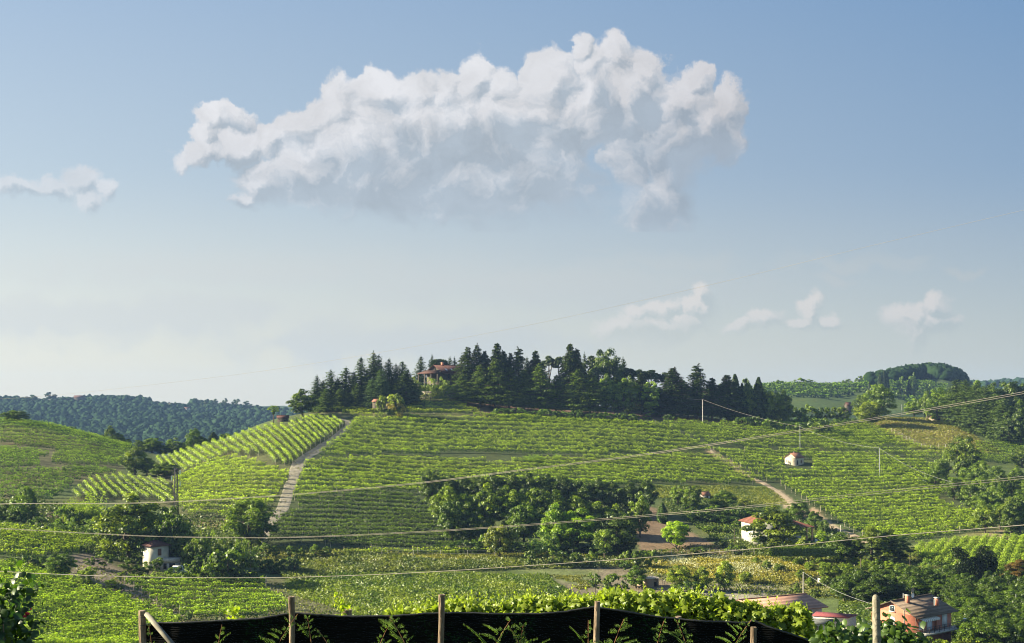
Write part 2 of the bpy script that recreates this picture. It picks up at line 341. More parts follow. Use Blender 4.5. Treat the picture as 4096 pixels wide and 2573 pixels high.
def hit(px, py, ymin=120, ymax=2300):
    """first point of the land seen at this place of the photo"""
    x = (px-CX)/F*YS; z = gz(x, YS); sp = HY-F*z/YS
    k = np.where((sp <= py) & (YS >= ymin) & (YS <= ymax))[0]
    i = k[0] if len(k) else np.argmin(np.where((YS >= ymin) & (YS <= ymax), sp, 1e9))
    return float(x[i]), float(YS[i]), float(z[i])
def at(px, Y):
    x = (px-CX)/F*Y; return float(x), float(Y), float(gz(x, Y))
def proj(x, y, z): return CX+F*x/y, HY-F*z/y

def mat(name, col=None, rough=.8, metal=0., spec=.3):
    m_ = bpy.data.materials.new(name); m_.use_nodes = True; b = m_.node_tree.nodes['Principled BSDF']
    if col: b.inputs['Base Color'].default_value = (*col, 1)
    b.inputs['Roughness'].default_value = rough; b.inputs['Metallic'].default_value = metal; b.inputs['Specular IOR Level'].default_value = spec
    m_['nt'] = 1; return m_
def noisy(name, a, b, scale, rough=.85, detail=4, spec=.2, bump=0., coord='Object', stretch=None, metal=0.):
    """two-tone procedural surface"""
    m_ = mat(name, a, rough, metal, spec); t = NT(m_.node_tree); bs = t.n['Principled BSDF']
    tc = t.n.new('ShaderNodeTexCoord'); v = tc.outputs[coord]
    if stretch: v = t.v('MULTIPLY', v, stretch)
    f = t.noise(v, scale, detail, .6); f = t.mapr(f, .33, .67)
    t.l.new(t.mix(f, a, b), bs.inputs['Base Color'])
    if bump:
        bn = t.n.new('ShaderNodeBump'); bn.inputs['Strength'].default_value = bump; bn.inputs['Distance'].default_value = .05
        t.l.new(f, bn.inputs['Height']); t.l.new(bn.outputs[0], bs.inputs['Normal'])
    return m_
# ground cover: colours of soil, mown grass, dry meadow and clay by area, plus shade between vine rows
COVER = [
 ([(300,405),(512,398),(768,424),(860,422),(900,440),(945,480),(1000,530),(905,545),(800,510),(768,486),(640,486),(512,495),(480,552),(262,545),(290,480),(345,425)], (.042,.055,.02), 3),  # polygon in the photo, colour, softness px; here the shade between vine rows is put into the colour
 ([(0,655),(0,560),(120,560),(240,580),(380,570),(400,600),(380,655)], (.085,.085,.04), 3),
 ([(157,461),(256,431),(316,417),(345,420),(343,428),(312,450),(289,475),(280,495),(275,508),(256,524),(187,520),(150,502),(75,503),(90,478),(150,480)], (.07,.075,.03), 2),
 ([(0,422),(132,447),(125,470),(50,490),(0,510)], (.10,.095,.045), 3),
 ([(298,405),(345,400),(400,396),(450,392),(490,412),(480,417),(330,417)], (.12,.12,.05), 2),
 ([(307,459),(383,459),(495,463),(512,459),(700,455),(700,459),(500,466),(400,462),(307,464)], (.07,.075,.03), 1),
 ([(440,398),(458,394),(480,401),(492,410),(515,418),(480,417),(455,402)], (.16,.12,.06), 1.5),
 ([(450,392),(512,398),(560,408),(600,408),(700,418),(768,427),(760,432),(690,424),(600,420),(540,414),(480,405)], (.15,.10,.07), 2),
 ([(635,503),(655,508),(672,525),(700,534),(722,546),(735,553),(700,556),(640,552),(634,530)], (.155,.11,.07), 1.5),
 ([(660,500),(690,520),(720,540),(740,552),(735,556),(705,540),(672,520),(655,508)], (.07,.085,.03), 1.5),
 ([(640,484),(735,486),(768,487),(780,496),(735,505),(700,500),(660,496)], (.09,.13,.035), 2),
 ([(768,487),(778,489),(800,505),(812,520),(800,522),(782,505)], (.25,.20,.13), 1.2),
 ([(812,507),(840,528),(870,541),(862,545),(830,530),(808,514)], (.25,.20,.13), 1.2),
 ([(712,449),(722,454),(745,471),(770,487),(764,487),(735,470),(705,450)], (.24,.17,.10), 1.2),
 ([(884,417),(945,419),(975,436),(1000,452),(960,455),(918,450),(893,438),(872,425)], (.20,.165,.075), 3),
 ([(900,552),(960,543),(1030,541),(1030,578),(990,580),(920,566)], (.05,.065,.022), 2),
 ([(905,548),(960,535),(1000,528),(1012,541),(960,545),(915,556)], (.12,.12,.05), 2),
 ([(985,535),(1000,530),(1014,540),(1000,544)], (.26,.20,.14), 1.2),
 ([(256,552),(340,552),(512,557),(700,553),(760,558),(700,562),(512,562),(420,566),(330,572),(256,570)], (.10,.11,.04), 2),
 ([(284,575),(400,568),(512,572),(570,600),(560,640),(380,640),(330,605),(284,592)], (.06,.085,.018), 3),
 ([(640,560),(760,556),(810,566),(860,590),(800,592),(700,585),(650,580),(622,570)], (.15,.15,.06), 3),
 ([(535,568),(620,566),(655,575),(690,590),(680,610),(600,610),(580,595)], (.14,.12,.08), 3),
 ([(512,566),(560,568),(600,570),(580,585),(545,578)], (.10,.12,.045), 3),
 ([(768,556),(830,566),(870,572),(860,584),(800,585),(768,580)], (.19,.165,.10), 3),
 ([(690,586),(730,583),(765,584),(790,592),(790,600),(700,604),(690,596)], (.22,.20,.155), 1.5),
 ([(70,555),(92,553),(125,572),(160,600),(190,622),(175,624),(130,602),(95,580),(70,578)], (.17,.14,.10), 1.5),
 ([(45,510),(84,515),(80,520),(45,522)], (.20,.15,.10), 1.5),
 ([(187,520),(232,520),(232,530),(200,530)], (.17,.14,.07), 2),
]
def build_ground():
    ny, nx = len(YG), len(SG)
    v = np.stack([GX, GY, GZ], -1).reshape(-1, 3)
    i = np.arange(nx-1)[:, None]*ny; j = np.arange(ny-1)[None, :]
    f = np.stack([i+j, i+ny+j, i+ny+j+1, i+j+1], -1).reshape(-1, 4)
    b = MB(); b.add(v, f); me = b.mesh('ground', [], True)
    Ym = np.maximum(GY, 5.); u = CX+F*GX/Ym; p = HY-F*GZ/Ym
    u2 = u+fbm(GX/5., GY/5., 2, 31)*2.2; p2 = p+fbm(GX/5., GY/5., 2, 37)*1.2
    col = np.empty(GX.shape+(4,), np.float32); col[:] = (.062, .085, .028, 1)
    far = (GY > 560)[..., None]; col = np.where((GY > 850)[..., None] & (GY < 1100)[..., None] & (UU > 740)[..., None], np.array([.05, .075, .022, 1], np.float32), col)
    far = far & ~((GY > 850) & (GY < 1100) & (UU > 740))[..., None]; col = np.where(far, np.array([.03, .05, .018, 1], np.float32), col)
    vis = (GY > 130) & (GY < 600)
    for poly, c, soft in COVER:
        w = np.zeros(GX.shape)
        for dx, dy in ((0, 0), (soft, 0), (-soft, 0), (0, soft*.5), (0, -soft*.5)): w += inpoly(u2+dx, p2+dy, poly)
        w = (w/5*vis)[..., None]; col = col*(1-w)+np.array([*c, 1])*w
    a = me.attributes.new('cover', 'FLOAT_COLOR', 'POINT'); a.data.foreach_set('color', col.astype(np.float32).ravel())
    m_ = mat('grassland', None, .95, spec=.1); t = NT(m_.node_tree); bs = t.n['Principled BSDF']
    at_ = t.n.new('ShaderNodeAttribute'); at_.attribute_name = 'cover'
    g = t.n.new('ShaderNodeNewGeometry').outputs['Position']
    n1 = t.noise(g, .35, 5, .65); n2 = t.noise(g, .05, 3, .6); n3 = t.noise(g, 2.2, 3, .6)
    k = t.m('MULTIPLY', t.mapr(n1, .3, .7, .72, 1.35, False), t.mapr(n3, .3, .7, .82, 1.2, False))
    c = t.v('SCALE', at_.outputs['Color'], k)
    c = t.mix(t.mapr(n2, .52, .68, 0, .45), c, t.v('MULTIPLY', at_.outputs['Color'], (1.5, 1.12, 1.0)))
    t.l.new(c, bs.inputs['Base Color'])
    bn = t.n.new('ShaderNodeBump'); bn.inputs['Strength'].default_value = .6; bn.inputs['Distance'].default_value = .4
    t.l.new(t.noise(g, 1.6, 5, .65), bn.inputs['Height']); t.l.new(bn.outputs[0], bs.inputs['Normal'])
    me.materials.append(m_)
    return tag(link('ground', me), kind='structure')
build_ground()
# ------------------------------------------------------------- foliage materials
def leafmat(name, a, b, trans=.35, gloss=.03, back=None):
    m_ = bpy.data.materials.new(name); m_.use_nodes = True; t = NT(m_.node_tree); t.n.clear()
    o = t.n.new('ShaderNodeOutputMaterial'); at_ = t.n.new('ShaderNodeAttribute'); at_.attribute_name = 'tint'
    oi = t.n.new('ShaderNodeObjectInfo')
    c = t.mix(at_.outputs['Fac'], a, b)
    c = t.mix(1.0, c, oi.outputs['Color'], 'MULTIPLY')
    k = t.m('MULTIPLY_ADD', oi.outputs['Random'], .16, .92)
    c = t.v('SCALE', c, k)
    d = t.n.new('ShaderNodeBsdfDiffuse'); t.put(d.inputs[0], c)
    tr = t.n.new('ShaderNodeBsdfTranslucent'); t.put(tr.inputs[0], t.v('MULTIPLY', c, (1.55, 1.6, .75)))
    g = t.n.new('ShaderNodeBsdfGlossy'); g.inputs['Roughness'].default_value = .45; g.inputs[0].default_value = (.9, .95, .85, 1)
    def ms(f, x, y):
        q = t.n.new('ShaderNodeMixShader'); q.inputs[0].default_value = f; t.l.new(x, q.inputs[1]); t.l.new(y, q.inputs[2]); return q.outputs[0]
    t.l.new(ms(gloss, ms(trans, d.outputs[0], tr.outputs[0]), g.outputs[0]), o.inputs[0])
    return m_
M = {}
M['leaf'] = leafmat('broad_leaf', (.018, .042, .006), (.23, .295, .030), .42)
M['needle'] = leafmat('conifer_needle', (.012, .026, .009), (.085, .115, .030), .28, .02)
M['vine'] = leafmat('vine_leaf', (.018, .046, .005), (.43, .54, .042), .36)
M['bigvine'] = leafmat('near_vine_leaf', (.05, .10, .008), (.28, .35, .03), .55, .02)
M['grass'] = leafmat('grass_blade', (.035, .060, .010), (.16, .165, .035), .4, .02)
M['petal'] = leafmat('white_petal', (.45, .46, .36), (.62, .62, .50), .3, .0)
M['redpetal'] = leafmat('red_petal', (.42, .03, .05), (.6, .06, .10), .3, .0)
M['farleaf'] = leafmat('far_wood_foliage', (.022, .040, .014), (.085, .115, .040), .05, .0)
M['bark'] = noisy('bark', (.055, .042, .030), (.12, .095, .07), 3., bump=.4)
M['post_wood'] = noisy('weathered_post_wood', (.30, .25, .18), (.46, .40, .31), 6.)
# ------------------------------------------------------------- tree kinds (unit: metres, later scaled)
def unit(n):
    d = rng.normal(size=(n, 3)); return d/np.linalg.norm(d, axis=1, keepdims=True)
def crown_broad(H, R, zb, ncl, per, leaf, flat=.8, irr=.25, top=1., droop=0.):
    b = MB(); cz = (H*top+zb)/2; hz = (H*top-zb)/2
    cs = []
    lob = rng.uniform(0, 6.28, 4)
    for i in range(ncl):
        d = unit(1)[0]; q = rng.uniform(.25, 1)**.45
        a = math.atan2(d[1], d[0]); w = 1.12+irr*(math.sin(2*a+lob[0])*.6+math.sin(3*a+lob[1]+d[2]*2)*.6)
        rr = rng.uniform(.17, .30)*R
        zz = d[2]; tw = 1.0-.25*max(zz, 0)-.1*max(-zz, 0)
        c = np.array([d[0]*q*(R-rr*.7)*w*tw, d[1]*q*(R-rr*.7)*w*tw, cz+zz*q*(hz-rr*.6)*(1+irr*.5*math.sin(2*a+lob[2]))])
        cs.append((c, rr))
    for c, rr in cs:
        n = int(per*rng.uniform(.7, 1.2)); d = unit(n); d[:, 2] = np.where(d[:, 2] < -.35, -d[:, 2], d[:, 2])
        r = rr*rng.uniform(.55, 1.12, (n, 1)); p = c+d*r*np.array([1, 1, flat])
        if droop: p[:, 2] -= droop*rng.uniform(0, 1, n)**2
        nr = d+np.array([0, 0, .35])+rng.normal(size=(n, 3))*.45
        b.quads(p, nr, leaf*rng.uniform(.7, 1.3, n), tint=np.clip(rng.uniform(.0, .6)+.25*max(min((c[2]-zb)/(H-zb), 1), 0)-.1+rng.normal(0, .16, n), 0, 1))  # higher clumps tinted lighter: lit crown tops put into the leaf colour
    return b, cs
def trunk_mesh(H, r, zb, R, cs=None, n=6, lean=.04):
    b = MB(); h = zb+(H-zb)*.55
    p = [(0, 0, -.6), (r*.3, 0, h*.3), (H*lean*rng.normal()*.5, H*lean*rng.normal()*.5, h*.65), (H*lean*rng.normal(), H*lean*rng.normal(), h)]
    b.tube(p, [r*1.25, r, r*.75, r*.3], 7)
    if cs is not None:
        for c, rr in [cs[i] for i in rng.choice(len(cs), min(n, len(cs)), False)]:
            z0 = rng.uniform(zb*.6, h*.8); s = np.array([0, 0, z0]); e = np.array(c)
            b.tube([s, s*.5+e*.5+np.array([0, 0, -.05*H]), e], [r*.45, r*.28, r*.1], 5)
    return b
def k_broad(H=12, R=5, zb=1.2, ncl=64, per=130, leaf=.40, r=.32, **k):
    b, cs = crown_broad(H, R, zb, ncl, per, leaf, **k); return trunk_mesh(H, r, zb, R, cs), b, H, 2*R
def k_bush(H=3, R=2, ncl=22, per=75, leaf=.26, **k):
    b, cs = crown_broad(H, R, -.2, ncl, per, leaf, **k); return trunk_mesh(H, .08, .4, R, cs, 4), b, H, 2*R
def k_spruce(H=18, R=3.9, zb=.3, step=.42, curve=.7, leaf=.66, gap=0., up=0., nb=16, leader=1.0, droop=.25, mul=1.25):
    b = MB(); z = zb; ctr = []
    while z < H-.15:
        f = (z-zb)/(H-zb); rad = R*(1-f)**curve*(1 if f > .08 else .75+3*f)*rng.uniform(.78, 1.12)+.12
        k = max(5, int(nb*(1-f*.55)))
        for a in rng.uniform(0, 6.283, k):
            if rng.random() < gap: continue
            L = rad*rng.uniform(.65, 1.15); n = max(2, int(L/leaf*2.6*mul)); s = np.linspace(.12, 1, n)+rng.normal(0, .03, n)
            dr = -droop*L*s**1.4+up*L*s+rng.normal(0, .06, n)
            p = np.stack([np.cos(a)*L*s, np.sin(a)*L*s, z+dr], 1)
            p[:, :2] += rng.normal(0, .16*leaf+.05*L, (n, 2))
            nr = np.stack([np.cos(a)*.35+0*s, np.sin(a)*.35+0*s, 1+0*s], 1)+rng.normal(0, .45, (n, 3))
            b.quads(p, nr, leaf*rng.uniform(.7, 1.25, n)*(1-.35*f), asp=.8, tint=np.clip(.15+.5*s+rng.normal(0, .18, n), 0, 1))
        z += step*rng.uniform(.7, 1.3)*(1-.4*f)
    n = 10; zz = np.linspace(H-1.6, H+.3, n)
    b.quads(np.stack([rng.normal(0, .05, n), rng.normal(0, .05, n), zz], 1), unit(n)+np.array([1, 0, 0]), leaf*.5, tint=.4)
    t = MB(); t.tube([(0, 0, -.6), (0, 0, H*.5), (0, 0, H-.4)], [R*.085, R*.055, .03], 7)
    return t, b, H, 2*R
def k_cedar(H=20, R=4.6, dense=1.):
    """layered cedar: flat uneven shelves, bare gaps, narrow nodding top"""
    b = MB(); t = MB(); t.tube([(0, 0, -.6), (.1, 0, H*.4), (-.05, .05, H*.8), (.35, 0, H)], [.36, .26, .11, .03], 7)
    z = H*.12
    while z < H-.5:
        f = z/H; rad = R*np.interp(f, [0, .2, .45, .7, .85, 1], [.75, 1, .9, .55, .3, .1])
        for a in rng.uniform(0, 6.283, int(5*dense)+1):
            L = rad*rng.uniform(.45, 1.2); dz = L*rng.uniform(-.05, .28)
            e = np.array([math.cos(a)*L, math.sin(a)*L, z+dz])
            t.tube([(0, 0, z), e*np.array([.5, .5, 0])+np.array([0, 0, z+dz*.75]), e], [.07, .05, .02], 4, cap=False)
            n = max(4, int(L*9*dense)); s = rng.uniform(.25, 1.05, n); wd = .28*L*(1-np.abs(s-.65))
            lat = rng.normal(0, 1, n)*wd*.6
            p = np.stack([math.cos(a)*L*s-math.sin(a)*lat, math.sin(a)*L*s+math.cos(a)*lat, z+dz*s*1.1-.12*(s*1.2)**3*L-np.abs(lat)*.15+rng.normal(0, .07, n)-rng.uniform(0, 1, n)**4*.5], 1)
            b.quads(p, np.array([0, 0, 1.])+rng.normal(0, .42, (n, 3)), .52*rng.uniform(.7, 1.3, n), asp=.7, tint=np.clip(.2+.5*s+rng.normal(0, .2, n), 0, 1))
        z += rng.uniform(.45, 1.1)/dense
    n = 16; s = np.linspace(0, 1, n)
    b.quads(np.stack([s*.6, s*0, H-1.2+s*1.3-s**3*.5], 1), unit(n)+np.array([0, 0, .5]), .4, tint=.4)
    return t, b, H, 2*R
def k_pine(H=15, R=4.5):
    b = MB(); cs = []
    for i in range(34):
        a = rng.uniform(0, 6.28); q = rng.uniform(0, 1)**.5; c = np.array([math.cos(a)*q*R*.85, math.sin(a)*q*R*.85, H-1.2-q*q*2.2+rng.uniform(-.7, .3)]); rr = rng.uniform(.8, 1.3); cs.append((c, rr))
        n = 130; d = unit(n); d[:, 2] = np.abs(d[:, 2])*.9-.15; b.quads(c+d*rr*np.array([1, 1, .6])*rng.uniform(.6, 1.1, (n, 1)), d+np.array([0, 0, .5])+rng.normal(0, .4, (n, 3)), .4, tint=np.clip(rng.uniform(.2, .6)+rng.normal(0, .2, n), 0, 1))
    t = trunk_mesh(H, .3, H*.62, R, cs, 9); return t, b, H, 2*R
def k_cypress(H=12, R=1.3, leaf=.42, n=2600):
    z = rng.uniform(0, 1, n); a = rng.uniform(0, 6.283, n); r = R*np.interp(z, [0, .1, .35, .7, 1], [.6, .9, 1, .65, .05])*(.85+.2*np.sin(a*4+z*9))*rng.uniform(.8, 1.08, n)
    b = MB(); b.quads(np.stack([np.cos(a)*r, np.sin(a)*r, z*H+.2], 1), np.stack([np.cos(a), np.sin(a), .4+0*a], 1)+rng.normal(0, .4, (n, 3)), leaf*rng.uniform(.7, 1.2, n), tint=np.clip(.4+rng.normal(0, .25, n), 0, 1))
    t = MB(); t.tube([(0, 0, -.6), (0, 0, H*.8)], [.16, .05], 6); return t, b, H, 2*R
def k_palm(H=7, R=1.7):
    t = MB(); t.tube([(0, 0, -.5), (.05, 0, H*.4), (0, .05, H-1.2)], [.2, .16, .19], 7)
    n = 160; a = rng.uniform(0, 6.28, n); z = rng.uniform(H-2.9, H-1.2, n)
    b = MB(); b.quads(np.stack([np.cos(a)*.3, np.sin(a)*.3, z], 1), np.stack([np.cos(a), np.sin(a), 0*a], 1), .35, asp=1.6, tint=.1)
    for i in range(38):
        a = rng.uniform(0, 6.28); el = rng.uniform(-.6, 1.2); d = np.array([math.cos(a)*math.cos(el), math.sin(a)*math.cos(el), math.sin(el)])
        c = np.array([0, 0, H-1.1]); e = c+d*R*.62; side = np.cross(d, (0, 0, 1)); side /= max(np.linalg.norm(side), .1)
        b.add([c-side*.02, c+side*.02, e+side*.02, e-side*.02], [(0, 1, 2, 3)], 0, .3)
        for q in np.linspace(-1.3, 1.3, 9):
            dd = d*math.cos(q)+side*math.sin(q); tip = e+dd*R*.45+np.array([0, 0, -.18*abs(q)-.1]); w = np.cross(dd, d+1e-3); w = w/max(np.linalg.norm(w), .1)*.10+side*.09
            b.add([e-w*.6, e+w*.6, tip+w*.2, tip-w*.2], [(0, 1, 2, 3)], 0, rng.uniform(.3, .9))
    return t, b, H, 2*R
def k_willow(H=8, R=5):
    """feathery upright shrub tree"""
    b = MB(); t = MB()
    for i in range(60):
        a = rng.uniform(0, 6.28); q = rng.uniform(.1, 1)**.6; e = np.array([math.cos(a)*q*R, math.sin(a)*q*R, H*(1-.55*q*q)*rng.uniform(.75, 1.02)])
        n = 90; s = rng.uniform(.3, 1.05, n)[:, None]; p = e*s*np.array([1, 1, 1])+np.array([0, 0, .4])*0+rng.normal(0, .32, (n, 3)); p[:, 2] -= (q*s[:, 0]**3)*.8
        b.quads(p, unit(n)+np.array([0, 0, .3]), .34, asp=.6, tint=np.clip(.35+.4*(s[:, 0]-.5)+rng.normal(0, .2, n), 0, 1))
        if i % 6 == 0: t.tube([(0, 0, -.4), e*.45, e*.85], [.14, .07, .02], 5)
    return t, b, H, 2*R
PROTO = {}
def protos(kind, mt, fn, n, bark='bark'):
    L = []
    for i in range(n):
        t, c, H, W = fn(); L.append((t.mesh('trunk', M[bark]) if t.v else None, c.mesh('crown', M[mt]), H, W))
    PROTO[kind] = L
protos('broad', 'leaf', lambda: k_broad(H=12, R=rng.uniform(4.6, 5.6), zb=rng.uniform(.1, .7), ncl=82, irr=.3), 6)
protos('tall', 'leaf', lambda: k_broad(H=16, R=4.2, zb=1.6, ncl=76, per=120, leaf=.42, irr=.35), 3)
protos('open', 'leaf', lambda: k_broad(H=12, R=5.4, zb=1.6, ncl=60, per=100, leaf=.38, irr=.45), 2)
protos('small', 'leaf', lambda: k_broad(H=5, R=2.1, zb=.6, ncl=30, per=90, leaf=.26, r=.12, irr=.3), 4)
protos('bush', 'leaf', lambda: k_bush(H=3, R=1.9, irr=.3), 4)
protos('airy', 'leaf', lambda: k_bush(H=5, R=2.6, ncl=30, per=70, leaf=.22, irr=.35, flat=1.), 2)
protos('spruce', 'needle', lambda: k_spruce(H=18, R=rng.uniform(3.3, 4.2), curve=rng.uniform(.45, .8), gap=rng.uniform(0, .15)), 7)
protos('cedar', 'needle', lambda: k_cedar(R=rng.uniform(4.6, 5.6), dense=rng.uniform(1.45, 1.9)), 5)
protos('fir', 'needle', lambda: k_spruce(H=16, R=3.8, curve=.5, leaf=.5, gap=.06, up=.22, droop=.05, step=.36), 2)
protos('pine', 'needle', k_pine, 2)
protos('cypress', 'needle', k_cypress, 2)
protos('palm', 'leaf', k_palm, 1)
protos('willow', 'leaf', k_willow, 2)
protos('far', 'leaf', lambda: k_broad(H=11, R=4.6, zb=.8, ncl=22, per=60, leaf=.9, r=.3, irr=.3), 4)
KNAME = dict(broad='broadleaf_tree', tall='broadleaf_tree', open='broadleaf_tree', small='fruit_tree', bush='bush', airy='bush', spruce='spruce_tree', cedar='cedar_tree', fir='fir_tree', pine='umbrella_pine',
             cypress='cypress_tree', palm='palm_tree', willow='willow_shrub', far='broadleaf_tree')
KCAT = dict(bush='bush', airy='bush', willow='shrub')
NTREE = [0]
def tree(kind, px, base, top, w, label=None, col=(1, 1, 1), Y=None, group=None, ymin=120, ymax=2300, name=None, cat=None):
    if Y is None: x, Yw, z = hit(px, base, ymin, ymax)
    else: x, Yw, z = at(px, Y)
    zt = -(top-HY)/F*Yw; t, c, H, W = PROTO[kind][NTREE[0] % len(PROTO[kind])]; NTREE[0] += 1
    sz = max(zt-z, 1.)/H; sx = max(w/F*Yw/W, .05)*(1.95 if kind == 'spruce' else 1.5 if kind in ('cedar', 'fir') else 1.1)
    r = thing(name or KNAME[kind], label, cat or KCAT.get(kind, 'tree'), (x, Yw, z-.1), rng.uniform(0, 6.28), group); r.scale = (sx, sx, sz)
    if kind == 'palm': r.rotation_euler.z = 0
    if t: link('trunk', t, r)
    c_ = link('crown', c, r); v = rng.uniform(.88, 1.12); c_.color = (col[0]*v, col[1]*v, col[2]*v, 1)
    return r
ORD = ['first', 'second', 'third', 'fourth', 'fifth', 'sixth', 'seventh', 'eighth', 'ninth', 'tenth', 'eleventh', 'twelfth', 'thirteenth', 'fourteenth', 'fifteenth', 'sixteenth', 'seventeenth', 'eighteenth',
       'nineteenth', 'twentieth'] + [f'{n}st' if n % 10 == 1 else f'{n}nd' if n % 10 == 2 else f'{n}rd' if n % 10 == 3 else f'{n}th' for n in range(21, 99)]
def clump(kind, desc, where, L, col=(1, 1, 1), group=None, **k):
    """trees of one kind in one spot; each label says which of them it is"""
    L = sorted(L); n = len(L)
    for i, (px, base, top, w) in enumerate(L):
        if n == 1: lb = f'{desc} {where}'
        elif n == 2: lb = f"{('left', 'right')[i]} one of two {desc}s {where}"
        else: lb = (f'leftmost {desc}' if i == 0 else f'rightmost {desc}' if i == n-1 else f'{ORD[i]} {desc} from the left')+f' {where}'
        tree(kind, px, base, top, w, lb, col, group=group or (f'{desc}s {where}' if n > 1 else None), **k)
def scatter(kind, n, poly, h, w, label, group, col=(1, 1, 1), ymin=120, ymax=700, sep=6., fields=None):
    """indistinguishable bushes or trees filling an area of the photo (h, w in metres)"""
    xs = [p[0] for p in poly]; ys = [p[1] for p in poly]; got = []; tries = 0
    while len(got) < n and tries < n*60:
        tries += 1; a, b = rng.uniform(min(xs), max(xs)), rng.uniform(min(ys), max(ys))
        if not inpoly(a, b, poly): continue
        x, Y, z = hit(a, b, ymin, ymax)
        if any((x-q[0])**2+(Y-q[1])**2 < sep*sep for q in got): continue
        got.append((x, Y, z))
    for x, Y, z in got:
        t, c, H, W = PROTO[kind][NTREE[0] % len(PROTO[kind])]; NTREE[0] += 1
        r = thing(KNAME[kind], label, KCAT.get(kind, 'tree'), (x, Y, z-.1), rng.uniform(0, 6.28), group)
        sx = w*rng.uniform(.8, 1.2)/W; r.scale = (sx, sx, h*rng.uniform(.8, 1.25)/H)
        if t: link('trunk', t, r)
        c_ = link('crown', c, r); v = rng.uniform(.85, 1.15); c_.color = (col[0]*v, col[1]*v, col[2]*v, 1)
    return got
